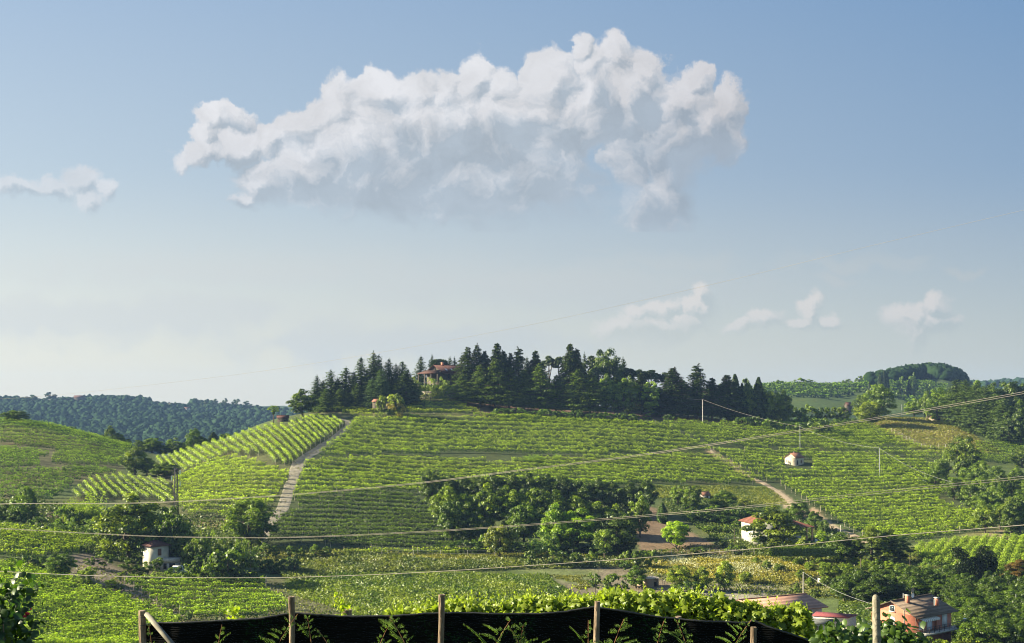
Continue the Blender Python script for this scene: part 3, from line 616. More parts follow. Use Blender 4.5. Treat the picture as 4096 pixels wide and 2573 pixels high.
# ------------------------------------------------------------- vine rows
pm = MB(); pm.tube([(0, 0, -.4), (0, 0, 1)], [.06, .05], 5); POST = pm.mesh('vine_post', M['post_wood'])
NROW = [0]; EXC = [(785, 812, 461, 473), (273, 291, 414, 428), (370, 384, 402, 410)]   # clearings round the three huts
def vineyard(poly, ang, spacing, where, h=2.0, w=.8, dens=22, leaf=.31, col=(1, 1, 1), zlow=.35, posts=0, ph=2.1, gapn=.0, ymin=120, ymax=700, off=0., shoots=.05, end_posts=False):
    xs = []; 
    for p in poly:
        x, Y, z = hit(min(max(p[0], -140), 1170), p[1], ymin, ymax); xs.append((x, Y))
    xs = np.array(xs); d = np.array([math.cos(math.radians(ang)), math.sin(math.radians(ang))]); nn = np.array([-d[1], d[0]])
    s0, s1 = (xs@d).min()-8, (xs@d).max()+8; o0, o1 = (xs@nn).min()-8, (xs@nn).max()+8
    rows = []; yl, yh = xs[:, 1].min()-12, xs[:, 1].max()+12
    for o in np.arange(o0+off, o1, spacing):
        s = np.arange(s0, s1, .5); P = s[:, None]*d+o*nn
        ok = (P[:, 1] > yl) & (P[:, 1] < yh); zz = gz(P[:, 0], np.maximum(P[:, 1], 1)); u, v = proj(P[:, 0], np.maximum(P[:, 1], 1), zz)
        for ex0, ex1, ey0, ey1 in EXC: ok &= ~((u > ex0) & (u < ex1) & (v > ey0) & (v < ey1))
        m_ = ok & inpoly(u+vnoise(P[:, 0]/9, P[:, 1]/9, 3)*1.2, v, poly)
        if m_.sum()*.5 < 4: continue
        rows.append((o, s[m_], zz[m_], v[m_].mean()))
    rows.sort(key=lambda r: r[3]); tot = 0; R2_ = []
    for i, (o, s, zz, vm) in enumerate(rows):
        cut = np.where(np.diff(s) > 5)[0]+1; runs = [r for r in np.split(s, cut) if len(r) > 14]
        runs.sort(key=len, reverse=True); runs = sorted(runs[:2], key=lambda r: (r[0]*d[0]))
        for j, r in enumerate(runs): R2_.append((i, o, r, '' if len(runs) == 1 else (' left part of the', ' right part of the')[j]))
    nr_ = max([r[0] for r in R2_]+[0])
    for i, o, s, part in R2_:
        o_ = MB(); s = np.arange(s[0], s[-1]+.1, .5)
        N = int(len(s)*.5*dens*1.7); k = rng.integers(0, len(s), N); ss = s[k]+rng.uniform(-.25, .25, N)
        hh = h*(1+.15*vnoise(ss/1.3, ss*0+o, 7)+.08*vnoise(ss/.5, ss*0+o, 17)); keep = vnoise(ss/3.5, ss*0+o*1.7, 21) > -1+gapn*2
        ss, k, hh = ss[keep], k[keep], hh[keep]; N = len(ss)
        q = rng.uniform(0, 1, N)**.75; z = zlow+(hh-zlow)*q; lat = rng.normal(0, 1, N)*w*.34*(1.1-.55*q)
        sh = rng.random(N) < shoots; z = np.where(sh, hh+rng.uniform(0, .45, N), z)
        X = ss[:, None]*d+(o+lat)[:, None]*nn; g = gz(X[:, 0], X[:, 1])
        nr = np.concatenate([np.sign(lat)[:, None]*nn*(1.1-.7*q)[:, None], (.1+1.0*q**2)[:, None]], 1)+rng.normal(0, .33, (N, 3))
        tn = np.clip(-.12+1.0*q**1.6+.22*vnoise(ss/2.2, ss*0+o, 5)+.10*vnoise(ss/.8, ss*0+o*3, 15)+rng.normal(0, .13, N), 0, 1)  # tint rises with height: lit row tops and shaded sides painted in
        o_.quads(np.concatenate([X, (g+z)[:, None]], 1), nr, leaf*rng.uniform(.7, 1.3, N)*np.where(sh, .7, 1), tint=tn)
        wx = s[::4][:, None]*d+o*nn; 
        if len(wx) > 1: o_.tube(np.concatenate([wx, (gz(wx[:, 0], wx[:, 1])+h*.55)[:, None]], 1), .05, 3, tint=0., cap=False)
        c = X.mean(0); base = np.array([c[0], c[1], gz(*c)])
        o_.v = [v_-base for v_ in o_.v]
        pos = 'top row' if i == 0 else 'bottom row' if i == nr_ else f'{ORD[i]} row from top'
        r = o_.obj('vine_row', M['vine']); r.location = base; NROW[0] += 1; tot += N
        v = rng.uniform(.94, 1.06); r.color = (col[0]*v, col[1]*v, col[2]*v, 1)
        tag(r, f'{part} {pos}: {where}'.strip(), 'vine row', f'rows of {where}')
        if posts or end_posts:
            sp = np.arange(s[0], s[-1], posts) if posts else []
            if end_posts: sp = list(sp)+[s[0]-.3, s[-1]+.3]
            for a in list(sp)[:90]:
                if np.min(np.abs(s-a)) > .9: continue
                X = a*d+o*nn+rng.normal(0, .1, 2); p = link('vine_post', POST, r); g = gz(X[0], X[1])
                p.location = Vector((X[0], X[1], g-.05))-Vector(base); p.scale = (1.2, 1.2, ph*rng.uniform(.9, 1.1)); p.rotation_euler = (rng.normal(0, .04), rng.normal(0, .04), 0)
    return len(rows), tot
def T1(L): return [(x*.1063, 375+y*.1063) for x, y in L]
def T2(L): return [(256+x*.1063, 325+y*.1063) for x, y in L]
def T3(L): return [(512+x*.1063, 325+y*.1063) for x, y in L]
def T4(L): return [(768+x*.1063, 325+y*.1063) for x, y in L]
def T5(L): return [(x*.1063, 482.5+y*.1063) for x, y in L]
def T6(L): return [(256+x*.1063, 482.5+y*.1063) for x, y in L]
def T7(L): return [(512+x*.1063, 482.5+y*.1063) for x, y in L]
def T8(L): return [(768+x*.1063, 482.5+y*.1063) for x, y in L]
# ------------------------------------------------------------- the vineyards
def V(*a, **k):
    n, t = vineyard(*a, **k); print('VINES', a[3][:40], n, t)
SUN = (1.12, 1.16, .85)  # vine tint of the sunny plots, sunlight put into the colour
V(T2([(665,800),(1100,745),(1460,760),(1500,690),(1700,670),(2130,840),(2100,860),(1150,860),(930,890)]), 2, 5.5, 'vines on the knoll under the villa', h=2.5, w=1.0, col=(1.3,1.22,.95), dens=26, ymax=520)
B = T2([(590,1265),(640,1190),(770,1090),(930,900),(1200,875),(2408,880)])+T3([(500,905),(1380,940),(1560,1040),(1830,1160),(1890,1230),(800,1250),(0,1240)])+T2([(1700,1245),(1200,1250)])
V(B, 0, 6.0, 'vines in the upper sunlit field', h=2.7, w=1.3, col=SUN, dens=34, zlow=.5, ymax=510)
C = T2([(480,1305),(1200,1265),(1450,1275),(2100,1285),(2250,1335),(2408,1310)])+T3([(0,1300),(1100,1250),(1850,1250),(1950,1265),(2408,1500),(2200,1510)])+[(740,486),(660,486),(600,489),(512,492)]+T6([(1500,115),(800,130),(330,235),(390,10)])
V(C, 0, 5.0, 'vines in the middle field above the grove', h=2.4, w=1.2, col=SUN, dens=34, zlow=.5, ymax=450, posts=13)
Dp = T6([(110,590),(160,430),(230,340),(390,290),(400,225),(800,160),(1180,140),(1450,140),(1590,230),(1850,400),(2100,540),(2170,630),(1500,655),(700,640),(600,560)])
V(Dp, 0, 4.6, 'darker vines in the field below the track', h=2.2, w=1.0, col=(.42,.50,.50), dens=30, zlow=.8, ymax=390, posts=9, ph=1.8)  # low tint paints the shade lying on this plot
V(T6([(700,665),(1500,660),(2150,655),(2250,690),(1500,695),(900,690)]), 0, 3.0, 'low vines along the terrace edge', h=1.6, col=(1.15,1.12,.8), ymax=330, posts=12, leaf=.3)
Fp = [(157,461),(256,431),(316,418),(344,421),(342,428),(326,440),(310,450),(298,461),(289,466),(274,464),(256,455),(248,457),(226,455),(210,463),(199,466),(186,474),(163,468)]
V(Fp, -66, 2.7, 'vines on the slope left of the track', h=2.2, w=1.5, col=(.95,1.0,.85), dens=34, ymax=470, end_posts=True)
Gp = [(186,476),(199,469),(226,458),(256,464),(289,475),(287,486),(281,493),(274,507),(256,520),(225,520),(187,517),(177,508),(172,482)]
V(Gp, -9, 4.8, 'vines in level rows behind the pylon', h=2.4, w=1.1, col=(1.4,1.4,.9), dens=36, ymax=440, posts=14)  # raised tint paints sunshine onto these camera-facing rows
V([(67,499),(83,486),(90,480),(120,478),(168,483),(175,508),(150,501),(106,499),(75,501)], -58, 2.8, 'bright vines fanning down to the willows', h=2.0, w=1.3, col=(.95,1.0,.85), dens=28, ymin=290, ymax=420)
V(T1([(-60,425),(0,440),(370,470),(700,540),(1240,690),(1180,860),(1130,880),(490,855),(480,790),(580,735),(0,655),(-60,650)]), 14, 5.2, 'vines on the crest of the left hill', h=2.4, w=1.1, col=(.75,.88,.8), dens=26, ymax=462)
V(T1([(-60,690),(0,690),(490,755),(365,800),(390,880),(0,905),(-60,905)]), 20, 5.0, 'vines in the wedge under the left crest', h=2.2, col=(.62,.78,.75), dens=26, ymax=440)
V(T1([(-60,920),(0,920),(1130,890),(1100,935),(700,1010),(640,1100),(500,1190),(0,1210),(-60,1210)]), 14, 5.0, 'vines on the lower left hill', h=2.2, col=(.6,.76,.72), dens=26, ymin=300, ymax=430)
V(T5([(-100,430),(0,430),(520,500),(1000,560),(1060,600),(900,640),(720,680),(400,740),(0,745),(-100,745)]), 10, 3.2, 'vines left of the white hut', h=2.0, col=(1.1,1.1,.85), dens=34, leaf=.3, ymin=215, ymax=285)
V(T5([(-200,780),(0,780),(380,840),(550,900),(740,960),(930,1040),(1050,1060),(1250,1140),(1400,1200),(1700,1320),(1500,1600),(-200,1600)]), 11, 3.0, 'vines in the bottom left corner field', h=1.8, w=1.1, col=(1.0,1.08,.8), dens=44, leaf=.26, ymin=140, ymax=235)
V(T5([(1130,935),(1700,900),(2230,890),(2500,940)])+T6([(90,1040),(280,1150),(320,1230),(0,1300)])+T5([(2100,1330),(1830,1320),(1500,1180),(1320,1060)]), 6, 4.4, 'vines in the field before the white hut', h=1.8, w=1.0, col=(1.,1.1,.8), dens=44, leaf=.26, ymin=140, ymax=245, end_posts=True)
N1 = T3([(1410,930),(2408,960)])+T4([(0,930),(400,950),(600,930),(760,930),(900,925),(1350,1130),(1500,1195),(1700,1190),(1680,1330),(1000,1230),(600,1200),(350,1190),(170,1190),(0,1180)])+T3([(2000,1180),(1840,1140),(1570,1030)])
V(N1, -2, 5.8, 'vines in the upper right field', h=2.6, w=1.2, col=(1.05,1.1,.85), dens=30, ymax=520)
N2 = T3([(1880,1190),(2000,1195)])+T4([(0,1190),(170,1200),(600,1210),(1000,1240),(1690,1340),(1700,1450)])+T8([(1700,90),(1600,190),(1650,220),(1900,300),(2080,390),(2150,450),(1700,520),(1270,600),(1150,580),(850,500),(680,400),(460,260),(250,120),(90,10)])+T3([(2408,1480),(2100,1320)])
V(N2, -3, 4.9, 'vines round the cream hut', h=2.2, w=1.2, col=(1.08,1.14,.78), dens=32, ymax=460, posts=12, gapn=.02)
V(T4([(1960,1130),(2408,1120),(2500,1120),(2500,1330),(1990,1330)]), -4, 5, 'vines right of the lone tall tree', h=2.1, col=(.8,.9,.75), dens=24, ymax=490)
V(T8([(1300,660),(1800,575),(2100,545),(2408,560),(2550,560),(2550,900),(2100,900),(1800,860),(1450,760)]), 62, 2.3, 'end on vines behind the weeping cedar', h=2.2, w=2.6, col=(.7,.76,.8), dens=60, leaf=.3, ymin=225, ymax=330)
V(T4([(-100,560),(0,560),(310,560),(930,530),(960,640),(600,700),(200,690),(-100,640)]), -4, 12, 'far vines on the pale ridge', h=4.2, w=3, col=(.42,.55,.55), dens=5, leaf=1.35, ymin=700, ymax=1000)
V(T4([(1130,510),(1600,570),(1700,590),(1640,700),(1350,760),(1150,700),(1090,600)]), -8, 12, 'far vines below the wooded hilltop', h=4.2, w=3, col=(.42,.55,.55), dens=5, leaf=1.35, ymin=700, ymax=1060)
print('ROWS', NROW[0])
# ------------------------------------------------------------- the trees
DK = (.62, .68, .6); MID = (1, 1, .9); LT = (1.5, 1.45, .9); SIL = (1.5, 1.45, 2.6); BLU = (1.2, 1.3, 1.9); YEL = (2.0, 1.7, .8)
# hilltop, left group
clump('broad', 'dark round tree', 'at the left end of the hilltop spruces', [(302.5,417,389,27)], DK)
clump('spruce', 'dark spruce', 'left of the hilltop villa', [(317,414,375,16),(323,413,381,15),(331,411,370,19),(338,411,378,15),(346,409,367,18),(354,408,372,15),(361,407,357,18),(373.5,405,351.5,17),(379,405,355,17),(389,403,358.5,16),(396,402,364,14),(402.5,401,361.5,17),(367,406,372,16),(408,400,369,13)], (.9,1.,.8), Y=486)
clump('spruce', 'low dark spruce', 'under the hilltop spruces', [(326,415,388,14),(341,413,388,15),(357,410,384,14)], (1.5,1.6,1.2), Y=478)
clump('fir', 'grey green conifer', 'before the hilltop spruces', [(372,408,378,15),(381,406,369,17),(386,405,382,13)], (1.3,1.5,1.9), Y=476)
clump('spruce', 'dark spruce', 'behind the hilltop villa', [(421,382,356,14),(432,380,354.5,11),(450,382,357,11),(454.5,382,357,8),(445,382,361,9)], (.7,.75,.7), Y=545)
clump('spruce', 'dark spruce', 'right beside the villa', [(406,400,370,18)], (.8,.9,.8), Y=482)
# long conifer wood
clump('cedar', 'tall cedar', 'on the skyline right of the villa', [(467.5,396,346,24),(477,398,342,20),(484.5,398,350,20),(496.8,400,342,22),(503.5,400,349,18),(510.5,400,352,20),(519,401,345.5,22),(535.5,401,349.5,20),(570.5,404,342.5,22),(577,404,347,18)], (.8,.85,.75), Y=508)
clump('cedar', 'pale green cedar', 'in the front row right of the villa', [(462,397,374,20),(480,404,363,22),(495,408,357,24),(509,410,366,24),(524,408,368,22),(540,410,362,24),(556,411,374,20),(578,412,368,26),(590,413,370,24)], (1.9,2.0,1.2), Y=487)
clump('pine', 'umbrella pine', 'on the wooded hilltop skyline', [(549,402,354,20),(560,402,354.5,18),(592,405,354,22),(598,405,360,20),(614,406,363,20),(629,407,366,26),(640,408,368,20),(651,410,368,26),(664,411,371,20)], (.75,.8,.65), Y=522)
clump('broad', 'dark domed tree', 'standing highest on the wooded skyline', [(606,405,348,31)], (.5,.58,.5), Y=515)
clump('spruce', 'small dark spruce', 'on the skyline of the wood', [(584.5,404,352.5,12),(623,406,357.5,12),(527,402,357,12)], (.7,.75,.7), Y=520)
clump('tall', 'slim leafy tree', 'in the front of the hilltop wood', [(606,418,374,18),(623.5,418,376,16),(632,418,376,15),(650,420,380,19),(615,418,382,16)], (1.3,1.4,.8), Y=490)
clump('cedar', 'dark cedar', 'at the right part of the hilltop wood', [(673,421,366,28),(697,418,362.5,28),(712,420,377,22),(688,420,385,24),(727,423,374,26),(641,418,372,22),(661,420,388,24)], (.75,.85,.75), Y=497)
clump('cypress', 'dark columnar tree', 'at the right part of the hilltop wood', [(735,424,375,17),(758.5,426,378,17),(742,424,384,12)], (.8,.9,.7), Y=500)
clump('broad', 'bright green tree', 'at the right end of the hilltop wood', [(747,421,378.5,15),(752,424,388,16),(772,425,387,20),(784,426,391,18)], (1.25,1.2,.7), Y=500)
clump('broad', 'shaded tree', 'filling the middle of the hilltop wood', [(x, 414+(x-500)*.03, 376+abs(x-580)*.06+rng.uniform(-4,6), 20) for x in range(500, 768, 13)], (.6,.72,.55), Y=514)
clump('bush', 'dark hedge bush', 'along the foot of the hilltop wood', [(x, 416+(x-480)*.05, 404+(x-480)*.055+rng.uniform(-2,3), 16) for x in range(500, 640, 11)], (.7,.85,.6))
clump('bush', 'dark bush', 'by the pole under the wood', [(668,424,413,12),(648,420,412,9),(631,419,412,8),(742,428,415,18),(755,429,414,18)], (.7,.85,.6))
# villa garden
clump('airy', 'olive tree', 'before the hilltop villa', [(414,391,376,15),(430.5,391,375,17),(443,391,376,15)], (1.6,1.5,2.2), Y=492, name='olive_tree', cat='tree')
clump('broad', 'light green tree', 'at the left end of the villa hedge', [(415,397,382,13),(410,399,390,10)], (1.4,1.35,.8), Y=487)
clump('bush', 'round bright bush', 'over the little hut above the track', [(391,405,390,24),(380,405,396,10)], (1.35,1.25,.75), Y=462)
clump('airy', 'bare brownish bush', 'beside the round bright bush', [(397,406,394,18)], (2.4,1.4,1.7), Y=460)
clump('palm', 'lone palm', 'beside the small stone hut', [(273.5,427,406,12)], (.9,1.,.7), Y=448)
# right of the wood
clump('bush', 'yellow green bush', 'right of the hilltop wood', [(780,418,403,24),(800,420,404,18),(812,420,403,17),(825,421,405,18),(838,421,404,17),(792,424,410,22),(845,421,409,14)], (1.15,1.2,.7), Y=505)
clump('bush', 'dark bush', 'in the hedge above the right vines', [(770,432,418,22),(785,433,421,20),(800,433,420,22),(838,428,418,16),(850,427,417,16),(805,428,415,18)], (.75,.9,.6))
clump('bush', 'ivy covered bush', 'above the cream hut', [(819.5,437,414.5,23)], (1.,1.1,.9))
clump('broad', 'big dark tree', 'on the hedge left of the dry meadow', [(879,421,382.5,28),(862,419,394,20)], (.8,.9,.65))
clump('broad', 'light green tree', 'before the big dark tree', [(870,427,398.5,26)], (1.5,1.4,.7))
clump('broad', 'green tree', 'behind the dry meadow', [(914,418,399,18),(925,418,396,14)], (1.1,1.2,.8), Y=535)
clump('broad', 'lit broadleaf tree', 'at the left edge of the right wood', [(937,421,388,26),(927,420,390,16),(946,421,389,16)], (1.1,1.2,.75))
clump('fir', 'tall grey green tree', 'in the wood right of the dry meadow', [(956,426,379,24),(966,429,380,24),(976,433,384,24),(985,436,386,24),(994,439,394,22),(1003,444,398,22)], (1.2,1.3,1.))
clump('broad', 'dark tree', 'in the back of the right wood', [(960,424,380,24),(978,426,382,26),(992,428,383,26),(1006,430,381,26),(1018,432,382,26),(1032,434,381,26)], (.75,.85,.6), Y=505)
clump('broad', 'dark tree', 'at the lower edge of the right wood', [(1010,446,408,24),(1021,447,402,26),(1034,448,400,26)], (.55,.65,.5))
clump('broad', 'lone tall tree', 'in the right vineyard with a bare lower trunk', [(962.5,482,436,34)], (.85,.9,.55))
clump('broad', 'dark round tree', 'at the right edge above the wires', [(1022,468,446,22)], (.75,.8,.55))
# far right ridge
clump('far', 'far single tree', 'on the pale vine ridge', [(779,386,379.5,10),(800,386,377,12),(809,386,379.5,12),(829,388,384,8),(844,386,380,7)], (.9,1,.9), Y=945)
clump('far', 'far tree', 'between the ridge and the wooded hilltop', [(838,388,381,10),(849,386,379,10),(859,384,375,9),(868,382,373,14),(878,381,371,14)], (.8,.9,.8), Y=985)
clump('cypress', 'far dark cypress', 'on the slope under the wooded hilltop', [(880,388,372,6),(884,388,371,6),(887,386,372,5),(909,392,379,5),(869.5,390,381,4)], (.7,.75,.7), Y=900)
clump('far', 'far bushy tree', 'at the foot of the wooded hilltop', [(901,384,375,10),(913,386,372,9),(797,400,393,10),(812,402,396,12),(835,405,397,10),(846,402,396,8),(930,386,379,9)], (.8,.95,.8), Y=900)
# grove in the middle; sun and shade are put into its crown tints
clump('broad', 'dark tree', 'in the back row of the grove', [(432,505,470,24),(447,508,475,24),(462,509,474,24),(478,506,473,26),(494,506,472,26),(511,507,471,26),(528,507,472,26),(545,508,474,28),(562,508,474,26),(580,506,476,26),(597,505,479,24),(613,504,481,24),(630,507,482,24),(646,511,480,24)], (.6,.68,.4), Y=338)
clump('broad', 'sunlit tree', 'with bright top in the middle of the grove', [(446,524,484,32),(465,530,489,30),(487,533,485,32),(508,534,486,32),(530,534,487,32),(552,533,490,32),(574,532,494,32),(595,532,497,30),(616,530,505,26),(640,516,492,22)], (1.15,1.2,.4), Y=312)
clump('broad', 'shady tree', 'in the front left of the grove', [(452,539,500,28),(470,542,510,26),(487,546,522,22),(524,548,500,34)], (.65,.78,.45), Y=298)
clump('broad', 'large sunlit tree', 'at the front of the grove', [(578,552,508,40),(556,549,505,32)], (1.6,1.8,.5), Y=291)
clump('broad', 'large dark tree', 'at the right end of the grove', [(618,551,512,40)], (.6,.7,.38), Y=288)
clump('airy', 'grey green bush', 'at the foot of the grove', [(541,556,529,30),(553,556,532,18)], (1.5,1.6,2.0), Y=282)
clump('broad', 'yellowish round tree', 'at the left foot of the grove', [(499.5,553,521,29)], (1.45,1.25,.6), Y=281)
clump('bush', 'pale leaved bush', 'left of the yellowish round tree', [(483,551,533,12)], (1.4,1.5,1.5))
clump('open', 'drooping light tree', 'on the terrace before the grove', [(604.5,560,526,24)], (1.3,1.35,.9))
clump('bush', 'dark bush', 'filling the foot of the grove', [(x, 553, 540+rng.uniform(-3,3), 22) for x in range(446, 640, 15)], (.5,.65,.35), Y=289)
clump('bush', 'low bush', 'along the terrace before the grove', [(x, 556+rng.uniform(-1,1), 547.5+rng.uniform(-1,2), 14) for x in (530,553,562,576,592,624,637,650)], (1.1,1.15,.8), Y=272)
# around the ploughed field and red roofed house
clump('broad', 'round bright tree', 'alone on the ploughed field', [(676,549,518,29)], (1.8,1.95,.5))
clump('cypress', 'oval shrub', 'at the upper tip of the ploughed field', [(662.5,523,502.5,11)], (1.2,1.4,1.), cat='shrub', name='oval_shrub')
clump('broad', 'green tree', 'by the little tiled shed', [(678,506,485,17),(692,511,485,19),(723.5,511,490.5,27)], (1.1,1.2,.75))
clump('small', 'yellowish shrub', 'right of the little tiled shed', [(743,506,498,12)], (1.9,1.6,.8), name='shrub', cat='shrub')
clump('bush', 'dark bush', 'in the hollow above the ploughed field', [(697,522,508,18),(708,523,512,16),(720,524,513,18),(733,524,515,16),(712,517,504,20),(731,518,507,22),(743,516,505,22),(690,512,502,14)], (.75,.9,.6))
clump('bush', 'round garden bush', 'left of the red roofed house', [(706,532,525,12),(716,533,524,12),(729,533,523,16),(741,528,518,14),(700,529,524,9)], (1.1,1.2,.9))
clump('broad', 'big leafy tree', 'before the red roofed house', [(773,548,506,52)], (1.15,1.1,.6), Y=290)
clump('broad', 'green tree', 'behind the red roofed house', [(800,522,499,18),(815,532,511,17),(824,535,519,12),(790,518,506,14)], (.95,1.1,.75))
clump('bush', 'hedge bush', 'along the ploughed field edge', [(700,555,545,20),(722,548,538,12),(735,555,543,18),(712,541,534,10)], (.9,1.,.6))
clump('broad', 'yellow green small tree', 'by the porch of the red roofed house', [(803,549,536,16),(818,550,540,12)], (1.7,1.6,.6), Y=275)
clump('palm', 'small palm', 'by the porch of the red roofed house', [(821,546,531,11)], (1.3,1.4,.9), Y=276)
clump('broad', 'dark tree', 'right of the low garden hedge', [(842,557,533,32),(855,556,537,20)], (.85,.95,.6), Y=272)
clump('tall', 'big tree pair', 'before the right vineyard foot', [(872,560,524,34),(884,560,529,30),(900,562,538,24)], (1.,1.,.6), Y=268)
clump('airy', 'pale olive bush', 'at the foot of the right vines', [(928,571,556.5,17)], (2.,2.,2.2))
clump('broad', 'green fruit tree', 'in the orchard below the red roofed house', [(787.7,564,552.5,10),(798,567,557,11),(810,572,561,12),(779,573,562.5,10),(767,572,559,9),(830,579,563,20),(847.7,579,563,16),(819,565,557,10),(853,565,556,11),(866,570,558,13),(876,572,559,13),(889,572,560,14),(901,573,562,13),(913,575,565,14),(838,563,555,11),(757,566,557,9),(801,580,569,11),(810.5,588,576,11),(826.5,587,574,11),(797,590,582,6),(824,572,561,12),(843,571,562,11)], (1.2,1.25,.5), name='fruit_tree')
clump('bush', 'orchard shrub', 'in red flowering rows below the hedge', [(806,562,553,9),(815,562,552,10),(828,561,552,11),(836,561,553,10)], (1.6,1.3,.7))
# meadow trees in the middle
clump('small', 'small tree', 'in the animal pen', [(590.6,586,572,8),(595.4,593,571,10),(612,601,571,18),(624,600,580,12)], (1.05,1.15,.8))
clump('broad', 'dense small tree', 'shading the wooden shack', [(636,588,566,22)], (.9,1.05,.55))
clump('small', 'bushy tree', 'above the wooden shack', [(623.6,572,559.5,11)], (1.0,1.2,.7))
clump('broad', 'leafy small tree', 'in the row below the dry meadow', [(680,592,565,22),(702,592,566,18),(724.6,592,559,19),(746,585,570,13)], (1.7,1.6,.5), name='small_tree')
clump('bush', 'dark bramble bush', 'under the row of small trees', [(690,596,579,22),(676,594,583,12)], (.6,.75,.5))
clump('airy', 'thin twiggy bush', 'in the green meadow', [(452.7,606,580,32),(488,604,581,30)], (.95,1.0,.7), Y=190)
clump('small', 'thin sapling', 'in the green meadow', [(400.5,577,563.5,6)], (1.3,1.3,.9))
# left part: valley below the left hill
clump('broad', 'dark tree', 'on top of the left hill', [(15,424,408.5,22),(25,424,411,12),(31,425,414,7)], (.75,.85,.6), ymin=400)
clump('bush', 'dark bush', 'on the crest of the left hill', [(72,434,425,7),(54,430,424.5,9),(62,431,425,9)], (.8,.95,.7), Y=455)
clump('broad', 'dark tree', 'just behind the left hill', [(110,444,426,14),(119,446,433,13),(128,449,438.5,9),(104,444,434,10)], (.75,.85,.6), Y=470)
clump('broad', 'valley tree', 'between the left hill and the main hill', [(139,458,440,14),(152,462,436,19),(163,460,445,14),(174,458,437.5,18),(184,456,442,14),(193.5,456,428.5,17),(202,453,436,14),(207,450,441,12),(226.5,444,433,12),(218,446,438,10),(145,462,446,16)], (.85,1.,.65), Y=462)
clump('cypress', 'dark pointed tree', 'between the left hill and the main hill', [(213.5,450,432,10)], (.7,.8,.6), Y=460)
clump('broad', 'light valley tree', 'left of the bright vines', [(135,474,446.5,26),(147,477,457,18),(158,480,464,16)], (1.15,1.15,.7), Y=392)
clump('broad', 'round dark tree', 'just left of the pylon', [(166.5,482,462,24)], (1.,1.1,.65), Y=388)
clump('bush', 'small dark bush', 'in the grassy dip of the left hill', [(77,469.5,462,9),(64,470,466,6),(83,470,466,6)], (.6,.75,.5))
# left part: trees around the white hut
clump('willow', 'feathery willow', 'below the bright fanning vines', [(92,520,488,38),(75,517,494,26)], (1.45,1.5,1.2), Y=303)
clump('bush', 'dark bush', 'under the feathery willows', [(63,520,503,28),(78,521,508,22)], (.8,.95,.7), Y=300)
clump('broad', 'tree', 'at the left edge below the left hill', [(24.5,530,484,27),(12,532,508,22),(4,530,500,16)], (.85,1.,.6), Y=288)
clump('bush', 'bush', 'in the hedge behind the left hut vines', [(38,536,514.5,19),(48,536,524,12),(104,542,520,22),(113,545,528,16)], (.8,.95,.65), Y=280)
clump('airy', 'silvery bush', 'in the hedge behind the left hut vines', [(57,538,520,19),(72,539,516,16),(88,540,516,27)], (1.5,1.6,2.), Y=279)
clump('broad', 'huge spreading tree', 'behind the white hut', [(128,560,496,56)], (1.15,1.1,.6), Y=264)
clump('broad', 'large tree', 'behind the right side of the white hut', [(170,560,505,34),(152,558,520,30),(186,556,522,20)], (.85,1.,.55), Y=262)
clump('broad', 'big dark tree', 'at the foot of the dirt track', [(250,541,496,54)], (1.,1.1,.5), Y=292)
clump('airy', 'pale shrub', 'between the hut and the dirt track', [(197,551,528,18),(211,550,529,20),(222,546,534,14),(236,552,538,20),(247,552,536,18)], (1.35,1.4,1.2), Y=268)
clump('broad', 'leafy small tree', 'right of the white hut', [(197,558,534,21),(188,562,545,14)], (1.1,1.15,.7), Y=258)
clump('bush', 'large dark bush', 'right of the white hut', [(228,574,543,44),(206,572,551,26),(250,575,551,26),(190,574,560,18)], (.75,.85,.5), Y=245)
clump('bush', 'dark bush', 'below the left hut vines', [(10,574,556,20),(28,575,553,22),(44,575,554,20),(36,582,563,16)], (.75,.9,.6), Y=236)
clump('broad', 'round dark tree', 'below the left hut vines', [(59.5,574,553,27)], (.85,1.,.55), Y=233)
clump('small', 'light young tree', 'on the bare slope before the hut', [(88,588,565,18),(64,580,564,14),(112,590,578,16),(121,581,571,10)], (1.4,1.4,.65))
clump('small', 'garden fruit tree', 'in front of the white hut', [(104,569,550.5,19),(90,568,556,12),(126.5,575,558,13),(142.5,577,561,18),(157,573,556.5,13),(134,575,566,14)], (1.15,1.2,.8))
clump('bush', 'clipped round bush', 'at the right corner of the white hut', [(176,577,565,22)], (.8,1.,.5))
clump('bush', 'low grey green bush', 'along the bare strip by the vines', [(107,595,587,13),(125,600,590,12),(147,606,597,11),(166,612,602,12),(186,622,611,13),(119,591,583,9)], (1.1,1.2,1.1))
clump('bush', 'hedge bush', 'in the dark hedge left of the green meadow', [(262,567,557,16),(273,567,556,16),(284,566,556,16),(294,565,555,14)], (.55,.7,.5), Y=262)
clump('small', 'small tree', 'at the foot of the dark vine field', [(266,553,541.5,13),(275,553,544,10),(290,553,544.5,10),(315.5,557,543,11),(325,557,545,12),(301,555,547,10)], (1.05,1.15,.75), Y=278)
clump('cypress', 'slim young cypress', 'by the dark hedge', [(296.5,562,550,4.5)], (1.,1.1,.7), Y=266)
# right: woods below the far vines
RW = [(928,490),(950,483),(975,485),(1000,484),(1035,488),(1035,541),(1010,541),(985,530),(965,512),(940,500)]
scatter('broad', 24, RW, 8.5, 7.5, 'bushy dark green tree in the wood at the right edge below the wires', 'trees of the wood at the right edge below the wires', (.9,1.,.65), ymin=290, ymax=420, sep=6.5)
clump('broad', 'larger light tree', 'in the wood at the right edge', [(1012,527,496,30),(985,523,503,22)], (1.25,1.25,.7), Y=310)
